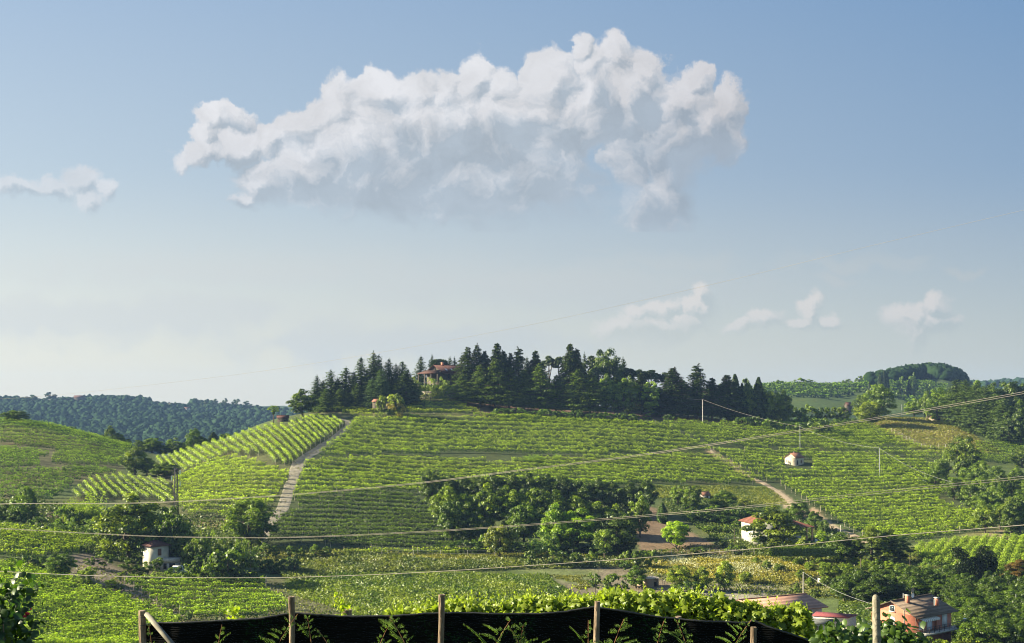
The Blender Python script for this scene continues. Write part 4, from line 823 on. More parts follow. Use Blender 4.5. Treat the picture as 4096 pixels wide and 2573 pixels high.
# hazel orchard around the pink house
OR = [(840,590),(868,583),(900,583),(930,583),(950,590),(956,597),(1000,597),(1035,597),(1035,655),(972,655),(965,612),(935,602),(890,599),(870,605),(842,604)]
scatter('broad', 120, OR, 4.6, 5.6, 'round leafy tree in the dense dark orchard around the brick house', 'orchard trees around the brick house', (.52,.64,.28), ymin=150, ymax=236, sep=2.9)
clump('bush', 'lit shrub', 'below the brick house balcony', [(925,650,634,24),(945,652,637,22),(965,650,633,24),(985,655,638,26),(905,650,640,18)], (1.5,1.4,.6), Y=152)
clump('small', 'young tree', 'beside the grey lean to roof', [(846,637,620,12),(862,636,620,12),(838,636,622,9)], (1.3,1.3,.6), Y=157)
clump('tall', 'dark purple leaved tree', 'at the right edge behind the canopy', [(1019,592,558,28)], (.8,.38,.55), Y=236)
clump('bush', 'dark hedge bush', 'in the hedge left of the weeping cedar', [(923,577,566,14),(932,577,566.5,15),(941,579,567.5,15),(950,580,569,14),(958,581,571,12)], (.55,.7,.45), Y=246)
clump('bush', 'rough bush', 'on the bank below the orchard', [(868,588,577,16),(880,588,577,14),(894,586,577,16),(838,592,582,16),(795,594,586,12),(816,598,587,14),(906,584,576,14)], (.95,1.,.8))
print('TREES', NTREE[0])

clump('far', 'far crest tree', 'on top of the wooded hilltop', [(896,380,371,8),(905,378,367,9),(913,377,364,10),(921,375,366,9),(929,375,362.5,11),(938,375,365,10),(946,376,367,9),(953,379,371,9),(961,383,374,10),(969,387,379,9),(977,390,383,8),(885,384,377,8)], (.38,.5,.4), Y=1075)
clump('willow', 'pale reed clump', 'on the terrace strip between the two sunlit fields', [(533,462,453,25),(557.5,461,452.5,11)], (1.2,1.4,1.3), name='reed_clump', cat='reeds')
# ------------------------------------------------------------- building materials
def tiles(name, a, b, per=.28):
    """rows of roof tiles: courses across the slope, mottled"""
    m_ = mat(name, a, .85, spec=.15); t = NT(m_.node_tree); bs = t.n['Principled BSDF']
    tc = t.n.new('ShaderNodeTexCoord'); o = tc.outputs['Object']
    w = t.n.new('ShaderNodeTexWave'); w.bands_direction = 'Z'; w.inputs['Scale'].default_value = 1/per*.35; w.inputs['Distortion'].default_value = .4; w.inputs['Detail'].default_value = 1
    t.put(w.inputs['Vector'], o)
    f = t.mapr(t.noise(o, 1.7, 5, .7), .3, .7); k = t.mapr(w.outputs[1], 0, 1, .78, 1.1)
    t.l.new(t.v('SCALE', t.mix(f, a, b), k), bs.inputs['Base Color'])
    bn = t.n.new('ShaderNodeBump'); bn.inputs['Distance'].default_value = .06; t.l.new(w.outputs[1], bn.inputs['Height']); t.l.new(bn.outputs[0], bs.inputs['Normal'])
    return m_
def brick(name, a, b, mortar):
    m_ = mat(name, a, .9, spec=.15); t = NT(m_.node_tree); bs = t.n['Principled BSDF']
    o = t.n.new('ShaderNodeTexCoord').outputs['Object']; x, y, z = t.sep(o)
    br = t.n.new('ShaderNodeTexBrick'); t.put(br.inputs['Vector'], t.comb(t.m('ADD', x, y), z, 0.))
    for k, c in (('Color1', a), ('Color2', b), ('Mortar', mortar)): br.inputs[k].default_value = (*c, 1)
    br.inputs['Scale'].default_value = 3.2; br.inputs['Mortar Size'].default_value = .012
    f = t.noise(o, .6, 4, .6); t.l.new(t.v('SCALE', br.outputs[0], t.mapr(f, .3, .7, .85, 1.12)), bs.inputs['Base Color']); return m_
M['tile_red'] = tiles('red_roof_tile', (.13, .05, .032), (.20, .082, .054)); M['tile_brown'] = tiles('brown_roof_tile', (.075, .036, .030), (.12, .06, .048))
M['tile_grey'] = tiles('grey_brown_roof_tile', (.10, .075, .058), (.155, .12, .09), .34); M['tile_old'] = tiles('old_roof_tile', (.17, .075, .05), (.27, .14, .09))
M['tile_villa'] = tiles('dark_red_roof_tile', (.055, .028, .022), (.09, .048, .036)); M['tile_barn'] = tiles('pale_terracotta_tile', (.30, .165, .12), (.38, .22, .16)); M['brick'] = brick('orange_brick', (.35, .12, .072), (.42, .15, .095), (.38, .20, .14))
M['cream'] = noisy('cream_plaster', (.36, .31, .22), (.45, .39, .29), .8); M['white'] = noisy('white_plaster', (.36, .34, .29), (.45, .43, .375), .7)
M['villa'] = noisy('ochre_plaster', (.05, .042, .03), (.08, .065, .045), .8); M['stone'] = noisy('grey_stone', (.13, .115, .095), (.22, .20, .17), 2., bump=.5)
M['concrete'] = noisy('concrete', (.34, .31, .25), (.50, .46, .39), 5., bump=.3); M['wood'] = noisy('old_board', (.22, .17, .12), (.40, .33, .25), 4., stretch=(1, 1, 6))
M['dark'] = mat('dark_opening', (.015, .014, .013), .7); M['trim'] = mat('white_trim', (.56, .55, .52), .6); M['pane'] = mat('window_pane', (.03, .04, .05), .12, spec=.6)
M['shutter'] = mat('brown_shutter', (.13, .065, .04), .7); M['metal'] = mat('grey_metal', (.35, .36, .36), .45, .6); M['darkmetal'] = mat('dark_metal', (.05, .05, .05), .5, .5)
M['pole_wood'] = noisy('pale_pole_wood', (.34, .31, .26), (.50, .47, .40), 3.); M['canvas'] = mat('white_canvas', (.62, .60, .55), .8); M['slate'] = noisy('dark_sheet_roof', (.06, .065, .06), (.10, .105, .10), 2.)
M['maroon'] = noisy('maroon_sheet_roof', (.13, .035, .04), (.19, .055, .055), 3.); M['dish'] = mat('dish_white', (.72, .72, .70), .5); M['curtain'] = mat('pale_curtain', (.60, .64, .72), .9)
M['wire'] = mat('pale_cable', (.27, .24, .19), .6); M['thinwire'] = mat('dull_cable', (.30, .30, .28), .6); M['glass_ins'] = mat('green_glass_insulator', (.30, .50, .42), .2, spec=.6)

def B1(*a): b = MB(); b.box(*a); return b
def gable(parent, L, W, ze, rise, ov, rk, mt, wallmt, z0, th=.14, name='roof'):
    """block with ridge along x; wall body with gables, and a roof of two slabs"""
    w = MB(); x0, x1, y0, y1 = -L/2, L/2, -W/2, W/2
    v = [(x0,y0,z0),(x1,y0,z0),(x1,y1,z0),(x0,y1,z0),(x0,y0,ze),(x1,y0,ze),(x1,y1,ze),(x0,y1,ze),(x0,0,ze+rise),(x1,0,ze+rise)]
    w.add(v, [(0,1,5,4),(1,2,6,5),(2,3,7,6),(3,0,4,7),(4,5,9,8),(6,7,8,9)]); w.add(v, [(4,8,7),(5,6,9)])
    wo = w.obj('wall', wallmt, parent)
    r = MB(); s = rise/(W/2); e = ov; X0, X1 = x0-rk, x1+rk; zt = ze+rise+.16; zl = ze-s*e+.16
    r.poly([(X0, y0-e, zl), (X1, y0-e, zl), (X1, 0, zt), (X0, 0, zt)], th); r.poly([(X1, y1+e, zl), (X0, y1+e, zl), (X0, .0, zt), (X1, .0, zt)], th)
    r.tube([(X0, 0, zt+.02), (X1, 0, zt+.02)], .1, 6)
    return wo, r.obj(name, mt, parent)
def hip(parent, L, W, ze, rise, ov, mt, rl=0., name='roof', th=.14):
    r = MB(); X, Y_ = L/2+ov, W/2+ov; h = rl/2
    v = [(-X,-Y_,ze),(X,-Y_,ze),(X,Y_,ze),(-X,Y_,ze),(-h,0,ze+rise),(h,0,ze+rise),(-X,-Y_,ze-th),(X,-Y_,ze-th),(X,Y_,ze-th),(-X,Y_,ze-th)]
    r.add(v, [(0,1,5,4),(2,3,4,5),(6,9,8,7),(0,6,7,1),(1,7,8,2),(2,8,9,3),(3,9,6,0)]); r.add(v, [(1,2,5),(3,0,4)])
    return r.obj(name, mt, parent)
def window(parent, face, u, z, w, h, half, pane='pane', frame='trim', name='window', sill=True):
    """window on face 'x-','y-' ... at distance u along it, bottom z; half = half depth of the block"""
    def bx(mb, u0, u1, d0, d1, z0, z1):
        if face == 'y-': mb.box(u0, u1, -half-d1, -half-d0, z0, z1)
        elif face == 'x-': mb.box(-half-d1, -half-d0, u0, u1, z0, z1)
        elif face == 'x+': mb.box(half+d0, half+d1, u0, u1, z0, z1)
    f = MB(); t_ = .05
    bx(f, u-w/2-t_, u-w/2, .003, .07, z, z+h); bx(f, u+w/2, u+w/2+t_, .003, .07, z, z+h); bx(f, u-w/2-t_, u+w/2+t_, .003, .08, z+h, z+h+t_*1.3)
    if sill: bx(f, u-w/2-.14, u+w/2+.14, .003, .16, z-.1, z)
    fo = f.obj(name, M[frame], parent); p = MB(); bx(p, u-w/2, u+w/2, .003, .035, z, z+h); p.obj('pane' if pane == 'pane' else 'shutter' if 'shutter' in pane or pane == 'trim' else 'curtain' if pane == 'curtain' else 'opening', M[pane], fo); return fo
def chimney(parent, x, y, z0, z1, w=.5, m1='brick', name='chimney'):
    c = MB(); c.box(x-w/2, x+w/2, y-w/2, y+w/2, z0, z1); o = c.obj(name, M[m1], parent)
    k = MB(); k.box(x-w*.65, x+w*.65, y-w*.65, y+w*.65, z1+.12, z1+.2); k.box(x-w*.4, x+w*.4, y-w*.4, y+w*.4, z1+.002, z1+.12); k.obj('chimney_cap', M['concrete'], o)
def zpix(py, Y): return -(py-HY)/F*Y

# ------------------------------------------------------------- pink brick house
def brick_house():
    th = math.radians(35); W, L = 7.7, 9.0; Cx, Cy = 59.8, 163.
    ex = np.array([math.cos(th), math.sin(th)]); ey = np.array([-math.sin(th), math.cos(th)])
    c = np.array([Cx, Cy])+ex*L/2+ey*W/2; zg = float(gz(c[0], c[1]))-.5; ze = -32.0-zg
    h = thing('brick_house', 'two storey orange brick house with grey tiled roof, striped awning and balcony', 'house', (c[0], c[1], zg), th)
    gable(h, L, W, ze, 1.55, .8, .6, M['tile_grey'], M['brick'], -.5)
    y = -W/2; xl = -L/2
    window(h, 'y-', xl+1.3, ze-2.05, 1.05, 1.05, W/2, 'curtain'); window(h, 'y-', xl+3.35, ze-2.5, 1.25, 1.75, W/2, 'curtain', name='balcony_door', sill=False)
    window(h, 'y-', xl+7.2, ze-2.5, 1.15, 2.0, W/2, 'trim', name='shuttered_door', sill=False)
    window(h, 'x-', .15, ze+.1, .75, .8, L/2, 'pane'); window(h, 'x-', .15, ze-2.05, .75, 1.25, L/2, 'trim')
    B1(xl+4.75, xl+5.05, y-.3, y-.003, ze-2.6, ze+.02).obj('pilaster', M['brick'], h)
    a = MB()                                                     # striped awning with scalloped front
    for i in range(18):
        x0 = xl+.45+i*.235; k = i % 2
        a.add([(x0, y-.01, ze-.35), (x0+.235, y-.01, ze-.35), (x0+.235, y-1.0, ze-.62), (x0, y-1.0, ze-.62), (x0, y-1.0, ze-.9), (x0+.235, y-1.0, ze-.9)], [(0, 3, 2, 1), (3, 4, 5, 2)], k)
    a.obj('awning', [M['canvas'], mat('awning_stripe', (.35, .30, .24), .8)], h)
    s = B1(xl-.1, L/2+1.4, y-1.5, y-.004, ze-2.82, ze-2.55).obj('balcony', M['white'], h)
    r = MB(); yr = y-1.42
    for z in (ze-1.62, ze-1.95, ze-2.25): r.beam((xl, yr, z), (L/2+1.3, yr, z), .05); r.beam((xl, yr, z), (xl, y, z), .05); r.beam((L/2+1.3, yr, z), (L/2+1.3, y, z), .05)
    for x in np.linspace(xl, L/2+1.3, 9): r.beam((x, yr, ze-2.55), (x, yr, ze-1.6), .06)
    r.obj('railing', M['darkmetal'], s)
    MBd = MB(); MBd.tube([(xl-.06, y+1.9, ze+.7), (xl-.06, y+1.9, -.3)], .05, 6); MBd.obj('downpipe', M['concrete'], h)
    g = MB(); g.tube([(xl-.05, y-.06, ze-.1), (xl-.05, y-.06, -.3)], .05, 6); g.obj('downpipe', M['shutter'], h)
    zr = lambda yy: ze+1.55*(1-abs(yy)/(W/2))+.14
    chimney(h, xl+2.2, -.9, zr(-.9)-.3, zr(-.9)+.95); chimney(h, xl+7.1, -2.6, zr(-2.6)-.3, zr(-2.6)+1.0)
    f = MB(); f.tube([(xl+6.55, -2.6, zr(-2.6)-.2), (xl+6.55, -2.6, zr(-2.6)+.95)], .11, 8); f.obj('flue', M['metal'], h); f = MB(); f.tube([(xl+3.2, .5, zr(.5)-.2), (xl+3.2, .5, zr(.5)+.9)], .09, 8); f.obj('flue', M['metal'], h)
    w = MB(); w.box(xl+.1, L/2+1.2, y-1.3, y-1.2, ze-3.6, ze-2.9); 
    for i, (dz, m_) in enumerate(((.35, 'dish'), (1.15, 'wood'))):
        d = MB(); n = 20; an = np.linspace(0, 2*math.pi, n, endpoint=False); cx, cz = xl+4.6, ze+1.7+dz; V_ = [(cx, .05, cz)]
        for rr, yy in ((.2, .02), (.38, -.06)): V_ += [(cx+rr*math.cos(q), yy, cz+rr*math.sin(q)) for q in an]
        V_ = [(p[0], p[1]-.1, p[2]) for p in V_]; d.add(V_, [(0, 1+q, 1+(q+1) % n) for q in range(n)]); d.add(V_, [(1+q, 1+n+q, 1+n+(q+1) % n, 1+(q+1) % n) for q in range(n)])
        d.tube([(cx, .0, zr(0)-.1), (cx, .05, cz)], .03, 5); d.obj('satellite_dish', M[m_], h)
    lb = MB(); lb.tube([(L/2+1.25, yr, ze-1.6), (L/2+1.25, yr, ze-1.35)], .03, 5); lb.tube([(L/2+1.25, yr, ze-1.37), (L/2+1.25, yr, ze-1.3), (L/2+1.25, yr, ze-1.22)], [.26, .24, .05], 12); lb.obj('lamp', M['dish'], h)
brick_house()
# ------------------------------------------------------------- barn with sheds
def barn():
    th = math.radians(24.5); L, W = 12.7, 10.2; ex = np.array([math.cos(th), math.sin(th)]); ey = np.array([-math.sin(th), math.cos(th)])
    c = np.array([47.5, 165.])-ex*L/2+ey*W/2; zg = float(gz(c[0], c[1]))-.5; ze = -31.0-zg
    h = thing('barn', 'white walled barn under a wide terracotta tiled roof beyond the bright vines', 'barn', (c[0], c[1], zg), th)
    L2, W2 = L-1.4, W-1.4; gable(h, L2, W2, ze, 1.0, .7, .7, M['tile_barn'], M['white'], -.5)
    window(h, 'y-', 3.2, ze-1.35, 1.1, .85, W2/2, 'dark', sill=False); window(h, 'y-', -.5, ze-1.35, 1.1, .85, W2/2, 'dark', sill=False)
    d = MB(); d.box(-L2/2-.05, -L2/2-.003, -3.6, 3.6, 0, ze-.1); d.obj('opening', M['dark'], h)
    for y in (-3.7, 0, 3.7): B1(-L2/2-.35, -L2/2-.06, y-.15, y+.15, -.4, ze+.0).obj('post', M['wood'], h)
    def flat(name, label, pts, z, m_, wm, group=None):
        P = [((px-CX)/F*(-z*F/(py-HY)), -z*F/(py-HY)) for px, py in pts]; c_ = np.mean(P, 0); g = float(gz(c_[0], c_[1]))-.6
        o = thing(name, label, 'shed', (c_[0], c_[1], g)); Q = [(p[0]-c_[0], p[1]-c_[1]) for p in P]
        r = MB(); r.poly([(q[0], q[1], z-g) for q in Q], .14); r.obj('roof', M[m_], o)
        w = MB(); q = [(a*.93, b*.93) for a, b in Q]; n = len(q); V_ = [(a, b, -.3) for a, b in q]+[(a, b, z-g-.15) for a, b in q]
        w.add(V_, [(i, (i+1) % n, (i+1) % n+n, i+n) for i in range(n)]); w.obj('wall', M[wm], o)
        a, b = np.array(q[0]), np.array(q[1]); m2 = MB(); dd = (b-a)/np.linalg.norm(b-a); nn = np.array([dd[1], -dd[0]])
        p0 = a+(b-a)*.35+nn*.03; p1 = a+(b-a)*.6+nn*.03; zz = z-g
        m2.add([(*p0, zz-1.15), (*p1, zz-1.15), (*p1, zz-.4), (*p0, zz-.4)], [(0, 1, 2, 3)]); m2.obj('opening', M['dark'], o)
        return o
    flat('shed', 'low shed with a flat dark grey roof and white wall by the barn', [(808.8,622.7),(824,623.6),(844,618.3),(811,615.2)], -31.4, 'slate', 'white')
    flat('shed', 'shed with a dark maroon sheet roof behind the grey roofed shed', [(812,615),(848,617.4),(858,614.3),(816,611.5)], -30.95, 'maroon', 'concrete')
    x0, x1, Y = (840-CX)/F*153, (873-CX)/F*155, 153.
    w = MB(); w.poly([(x0, Y, -31.9), (x1, Y+3, -31.7), (x1, Y+3.3, -31.7), (x0, Y+.3, -31.9)], 6.5); tag(w.obj('garden_wall', M['cream']), 'pale plastered wall between the grey roofed shed and the brick house', 'wall')
barn()
# ------------------------------------------------------------- white hut
def white_hut():
    x, Y, z = hit(151.5, 571); s = 4.3; h = thing('white_hut', 'two storey white hut with a brown pyramid roof under the huge tree', 'hut', (x, Y+s*.7, z), math.radians(45))
    ze = zpix(546.5, Y)-z; w = MB(); w.box(-s/2, s/2, -s/2, s/2, -.6, ze); w.obj('wall', noisy('old_white_plaster', (.42, .39, .30), (.52, .48, .38), .8), h); hip(h, s, s, ze+.02, 1.25, .55, M['tile_brown'])
    window(h, 'y-', -.15, ze-2.3, .8, 1.55, s/2, 'shutter', 'shutter', sill=False)
    window(h, 'x-', -1.0, .3, 1.0, .7, s/2, 'dark', 'darkmetal', sill=False)
    # terrace annex
    a = thing('annex', 'low grey annex with a parapet on the right of the white hut', 'outbuilding', (x+3.4, Y+3.4, z), math.radians(12))
    zt = zpix(557.5, Y+3.4)-z; B1(-2.1, 2.1, -1.8, 1.8, -.6, zt-.95).obj('wall', M['white'], a); B1(-2.25, 2.25, -1.95, 1.95, zt-.947, zt).obj('parapet', M['concrete'], a)
    for u, w_ in ((-1.1, .7), (.5, 1.3)): B1(u-w_/2, u+w_/2, -1.83, -1.803, .2, zt-1.1).obj('opening', M['dark'], a)
white_hut()
def van():
    x, Y, z = at(179.5, 253); v = thing('parked_van', 'small white vehicle half hidden in the greenery right of the white hut', 'van', (x, Y, z+.1), math.radians(15))
    b = MB(); P = [(-1.7, .35), (1.7, .35), (1.75, 1.0), (1.1, 1.15), (.7, 1.95), (-1.5, 2.0), (-1.75, 1.0)]; n = len(P)
    V_ = [(p, -.75, q) for p, q in P]+[(p, .75, q) for p, q in P]; b.add(V_, [(i, (i+1) % n, (i+1) % n+n, i+n) for i in range(n)])
    for o in (0, n): b.add(V_, [(o, o+i, o+i+1) for i in range(1, n-1)])
    b.obj('body', M['dish'], v); w = MB(); w.add([(1.12, -.65, 1.2), (1.12, .65, 1.2), (.74, .62, 1.88), (.74, -.62, 1.88)], [(0, 1, 2, 3)]); w.add([(-1.3, -.76, 1.2), (.7, -.76, 1.2), (.5, -.76, 1.8), (-1.3, -.76, 1.8)], [(0, 1, 2, 3)]); w.obj('window', M['pane'], v)
    for sx in (-1.3, 1.3):
        for sy in (-.75, .75): t = MB(); t.tube([(sx, sy-.09, .33), (sx, sy+.09, .33)], .33, 14); t.obj('wheel', M['dark'], v)
van()
# ------------------------------------------------------------- cream hut in the right vineyard
def cream_hut():
    x, Y, z = hit(796, 466.5, 300); W, L = 5.0, 5.2; z += .5; th = math.radians(42); ex = np.array([math.cos(th), math.sin(th)]); ey = np.array([-math.sin(th), math.cos(th)])
    c = np.array([x, Y])+ex*L/2+ey*W/2; h = thing('cream_hut', 'small cream vineyard hut with a tiled gable roof and chimney', 'hut', (c[0], c[1], z), th)
    ze = zpix(457.8, Y)-z; gable(h, L, W, ze, 1.6, .4, .35, M['tile_old'], M['cream'], -.8); chimney(h, .6, .5, ze+.8, ze+1.9, .45)
    window(h, 'y-', -L/2+.9, 0, .8, 1.7, W/2, 'dark', 'wood', name='door', sill=False); window(h, 'y-', .9, .5, .8, 1.2, W/2, 'shutter', 'wood', sill=False)
    for u in (-.7, .7): window(h, 'x-', u, ze+.05, .22, .3, L/2, 'dark', 'wood', sill=False)
    window(h, 'x-', 1.6, 1.0, .2, .8, L/2, 'dark', 'wood', sill=False); window(h, 'x-', -1.6, 1.0, .2, .8, L/2, 'dark', 'wood', sill=False)
cream_hut()
# ------------------------------------------------------------- villa on the hilltop
def villa():
    th = math.radians(50); L, W = 15., 9.; Y = 512.; ex = np.array([math.cos(th), math.sin(th)]); ey = np.array([-math.sin(th), math.cos(th)])
    g0 = np.array([(436.5-CX)/F*Y, Y]); c = g0+ex*L/2; zg = float(gz(c[0], c[1]+4)); ze = zpix(374.2, Y)-zg
    h = thing('villa', 'hilltop villa with a red tiled porch roof among dark conifers', 'villa', (c[0], c[1], zg), th); h.scale = (1.15, 1.15, 1.04)
    gable(h, L, W, ze+.4, 3.2, .9, .8, M['tile_brown'], M['villa'], -3.)
    P = MB(); x0 = -L/2; a, b, o = x0-.82, x0-4.4, W/2+1.3                # skirt roof round the gable end
    P.poly([(b, -o, ze-.25), (a, -W/2+.4, ze+1.25), (a, W/2-.4, ze+1.25), (b, o, ze-.25)][::-1], .15)
    P.poly([(b, o, ze-.25), (a, W/2-.4, ze+1.25), (a+6, W/2+.3, ze+1.2), (a+6, o+1.2, ze-.2)][::-1], .15); P.obj('porch_roof', M['tile_villa'], h)
    for y in (-o+.5, -1.8, 1.8, o-.5): B1(b+.3, b+.7, y-.2, y+.2, -3, ze-.3).obj('column', M['villa'], h)
    window(h, 'x-', 0, ze+1.5, 1.3, 1.1, L/2, 'pane', 'shutter')
    for x in (-4, 0, 4): window(h, 'y-', x, ze-2.4, 1.6, 2.0, W/2, 'dark', 'shutter', sill=False)
    chimney(h, -3, 0, ze+3.2, ze+4.9, .9)
    s = MB(); k = 3.2/(W/2)
    for x in (-4.2, -.8):
        y0, y1 = -2.2, -3.4; f = lambda y: ze+.4+3.2+k*y+.19
        s.add([(x, y0, f(y0)), (x+.8, y0, f(y0)), (x+.8, y1, f(y1)), (x, y1, f(y1))], [(0, 3, 2, 1)])
    s.obj('skylight', M['dish'], h)
    # retaining wall and clipped hedge
    xa, xb, Yw = (421.5-CX)/F*497, (455-CX)/F*497, 497.; zt = zpix(391.4, Yw)
    tag(B1(xa, xb, Yw, Yw+.6, zt-5, zt).obj('retaining_wall', M['stone']), 'grey stone retaining wall below the villa hedge', 'wall')
    n = 9000; e = MB(); q = np.stack([rng.uniform(xa-1, xb+2, n), Yw+1+rng.uniform(0, 1.6, n), zt-.3+rng.uniform(0, 1, n)**.8*3.0], 1); f = rng.random(n) < .4; q[:, 2] = np.where(f, zt+2.7+rng.normal(0, .08, n), q[:, 2]); q[:, 1] = np.where(f, q[:, 1], Yw+1+rng.normal(0, .1, n))
    e.quads(q, np.where(f[:, None], [[0, -.1, 1.]], [[0, -1., .2]])+rng.normal(0, .35, (n, 3)), .4, tint=np.clip(.4+rng.normal(0, .2, n), 0, 1)); o = e.obj('clipped_hedge', M['leaf']); o.color = (.9, 1.05, .6, 1)
    tag(o, 'long clipped hedge on the retaining wall before the hilltop villa', 'hedge')
villa()
# ------------------------------------------------------------- red roofed house
def red_house():
    x, Y, z = at(770, 305); th = math.radians(14); ze = zpix(522.5, Y)-z
    h = thing('red_roofed_house', 'white bungalow with a red hipped roof behind the big leafy tree', 'house', (x, Y+3, z), th)
    L, W = 12., 8.; B1(-L/2, L/2, -W/2, W/2, -1, ze).obj('wall', M['white'], h); hip(h, L, W, ze+.02, 2.2, .7, M['tile_red'], rl=5.)
    for u in (-3.5, 0, 3): window(h, 'y-', u, ze-2.0, 1.0, 1.3, W/2, 'pane')
    x2, Y2, z2 = at(801, 305); ze2 = zpix(528.3, 303)-z
    B1(6.02, 9.2, -2.2, 2.6, -1, ze2).obj('wing_wall', M['white'], h)
    r = MB(); e = ze2+.02; v = [(5, -4.6, e), (12.2, -4.6, e), (12.2, 3.6, e), (5, 3.6, e), (5.2, -.4, e+1.55), (8, -.4, e+1.5)]; r.add(v, [(0, 1, 5, 4), (2, 3, 4, 5)]); r.add(v, [(1, 2, 5)]); r.box(5, 12.2, -4.6, 3.6, e-.14, e-.003); r.obj('porch_roof', M['tile_red'], h)
    for u in (9.9, 11.6): B1(u-.17, u+.17, -4.2, -3.86, -.5, ze2-.13).obj('porch_pillar', noisy('orange_plaster', (.50, .24, .12), (.58, .30, .16), 1.), h)
    q = MB(); q.box(6.5, 12., -4.5, -4.44, -.9, .25)
    for i in range(18): q.box(6.6+i*.3, 6.63+i*.3, -4.5, -4.46, .25, .9)
    q.obj('railing', M['metal'], h); chimney(h, 3.5, 1, ze+1, ze+2.6, .6)
    d = MB(); n = 18; an = np.linspace(0, 6.283, n, endpoint=False); V_ = [(12.4, -4.6, .9)]+[(12.4+.5*math.cos(a), -4.75, .9+.5*math.sin(a)) for a in an]; d.add(V_, [(0, 1+i, 1+(i+1) % n) for i in range(n)]); d.tube([(12.4, -4.55, -.5), (12.4, -4.55, .9)], .04, 6); d.obj('satellite_dish', M['dish'], h)
    # clipped garden hedge in front
    xa, xb, Yh = (770-CX)/F*268, (836-CX)/F*268, 268.; n = 9000; zt = zpix(548, Yh); e = MB(); q = np.stack([rng.uniform(xa, xb, n), Yh+rng.uniform(0, 1.4, n), zt-rng.uniform(0, 1, n)*1.9], 1); f = rng.random(n) < .35; q[:, 2] = np.where(f, zt+rng.normal(0, .07, n), q[:, 2]); q[:, 1] = np.where(f, q[:, 1], Yh+rng.normal(0, .08, n))
    e.quads(q, np.where(f[:, None], [[0, -.1, 1.]], [[0, -1., .1]])+rng.normal(0, .35, (n, 3)), .28, tint=np.clip(.35+rng.normal(0, .2, n), 0, 1)); o = e.obj('clipped_hedge', M['leaf']); o.color = (.8, .95, .5, 1)
    tag(o, 'long low clipped hedge below the garden of the red roofed house', 'hedge')
red_house()
# ------------------------------------------------------------- smaller buildings
def small_hut(name, label, px, base, top, wpx, dpx, th, wallm, roofm, Y=None, rise=.9, cat='hut', door=True):
    if Y: x, Yw, z = at(px, Y); z = zpix(base, Yw)
    else: x, Yw, z = hit(px, base)
    L = wpx/F*Yw; W = dpx/F*Yw; ze = zpix(top, Yw)-rise-z; h = thing(name, label, cat, (x, Yw+W/2, z), math.radians(th))
    gable(h, L, W, ze, rise, .3, .3, M[roofm], M[wallm], -1.2, th=.1)
    if door: window(h, 'y-', L*.15, 0, L*.2, ze*.7, W/2, 'dark', 'wood', name='door', sill=False)
    return h
small_hut('stone_hut', 'small stone hut with a tiled roof beside the lone palm', 282, 423.5, 415.8, 11, 9, 12, 'villa', 'tile_brown', Y=452)
small_hut('field_hut', 'cream field hut with a low roof under the bright bush', 376.5, 405.5, 399.5, 6.5, 7, -20, 'villa', 'tile_old', Y=466)
small_hut('field_hut', 'low dark lean to beside the bare brownish bush', 388.5, 406, 402.3, 8, 7, 5, 'wood', 'slate', Y=462)
small_hut('tiled_shed', 'little shed with an orange tiled roof above the dark hollow', 705, 498.5, 492.5, 8.5, 8, 15, 'concrete', 'tile_old')
small_hut('open_shed', 'dark wooden shelter at the top of the dry meadow', 937.5, 421, 416.3, 11, 7, 0, 'wood', 'maroon', rise=.5, cat='shed')
small_hut('far_house', 'far farmhouse with a red roof in the valley behind the hedge', 849, 411, 402.6, 6, 5, 20, 'villa', 'tile_brown', Y=700, rise=1.8, cat='house')
small_hut('far_house', 'far arcaded house with a red roof on the left woody ridge', 78, 402, 395.5, 10, 8, 15, 'villa', 'tile_brown', Y=1790, rise=3.5, cat='house')
small_hut('far_house', 'far white cottage beside a round tree on the left woody ridge', 171, 407.5, 403.4, 5, 4, 0, 'white', 'tile_brown', Y=1790, rise=2, cat='house')
small_hut('far_house', 'far long house on the low saddle of the left woody ridge', 153, 406.5, 403, 10, 5, 0, 'villa', 'tile_brown', Y=1790, rise=2, cat='house')
small_hut('far_house', 'tiny far white house just below the left ridge saddle', 186.5, 410.5, 407.2, 5, 4, 0, 'white', 'tile_brown', Y=1760, rise=2, cat='house')
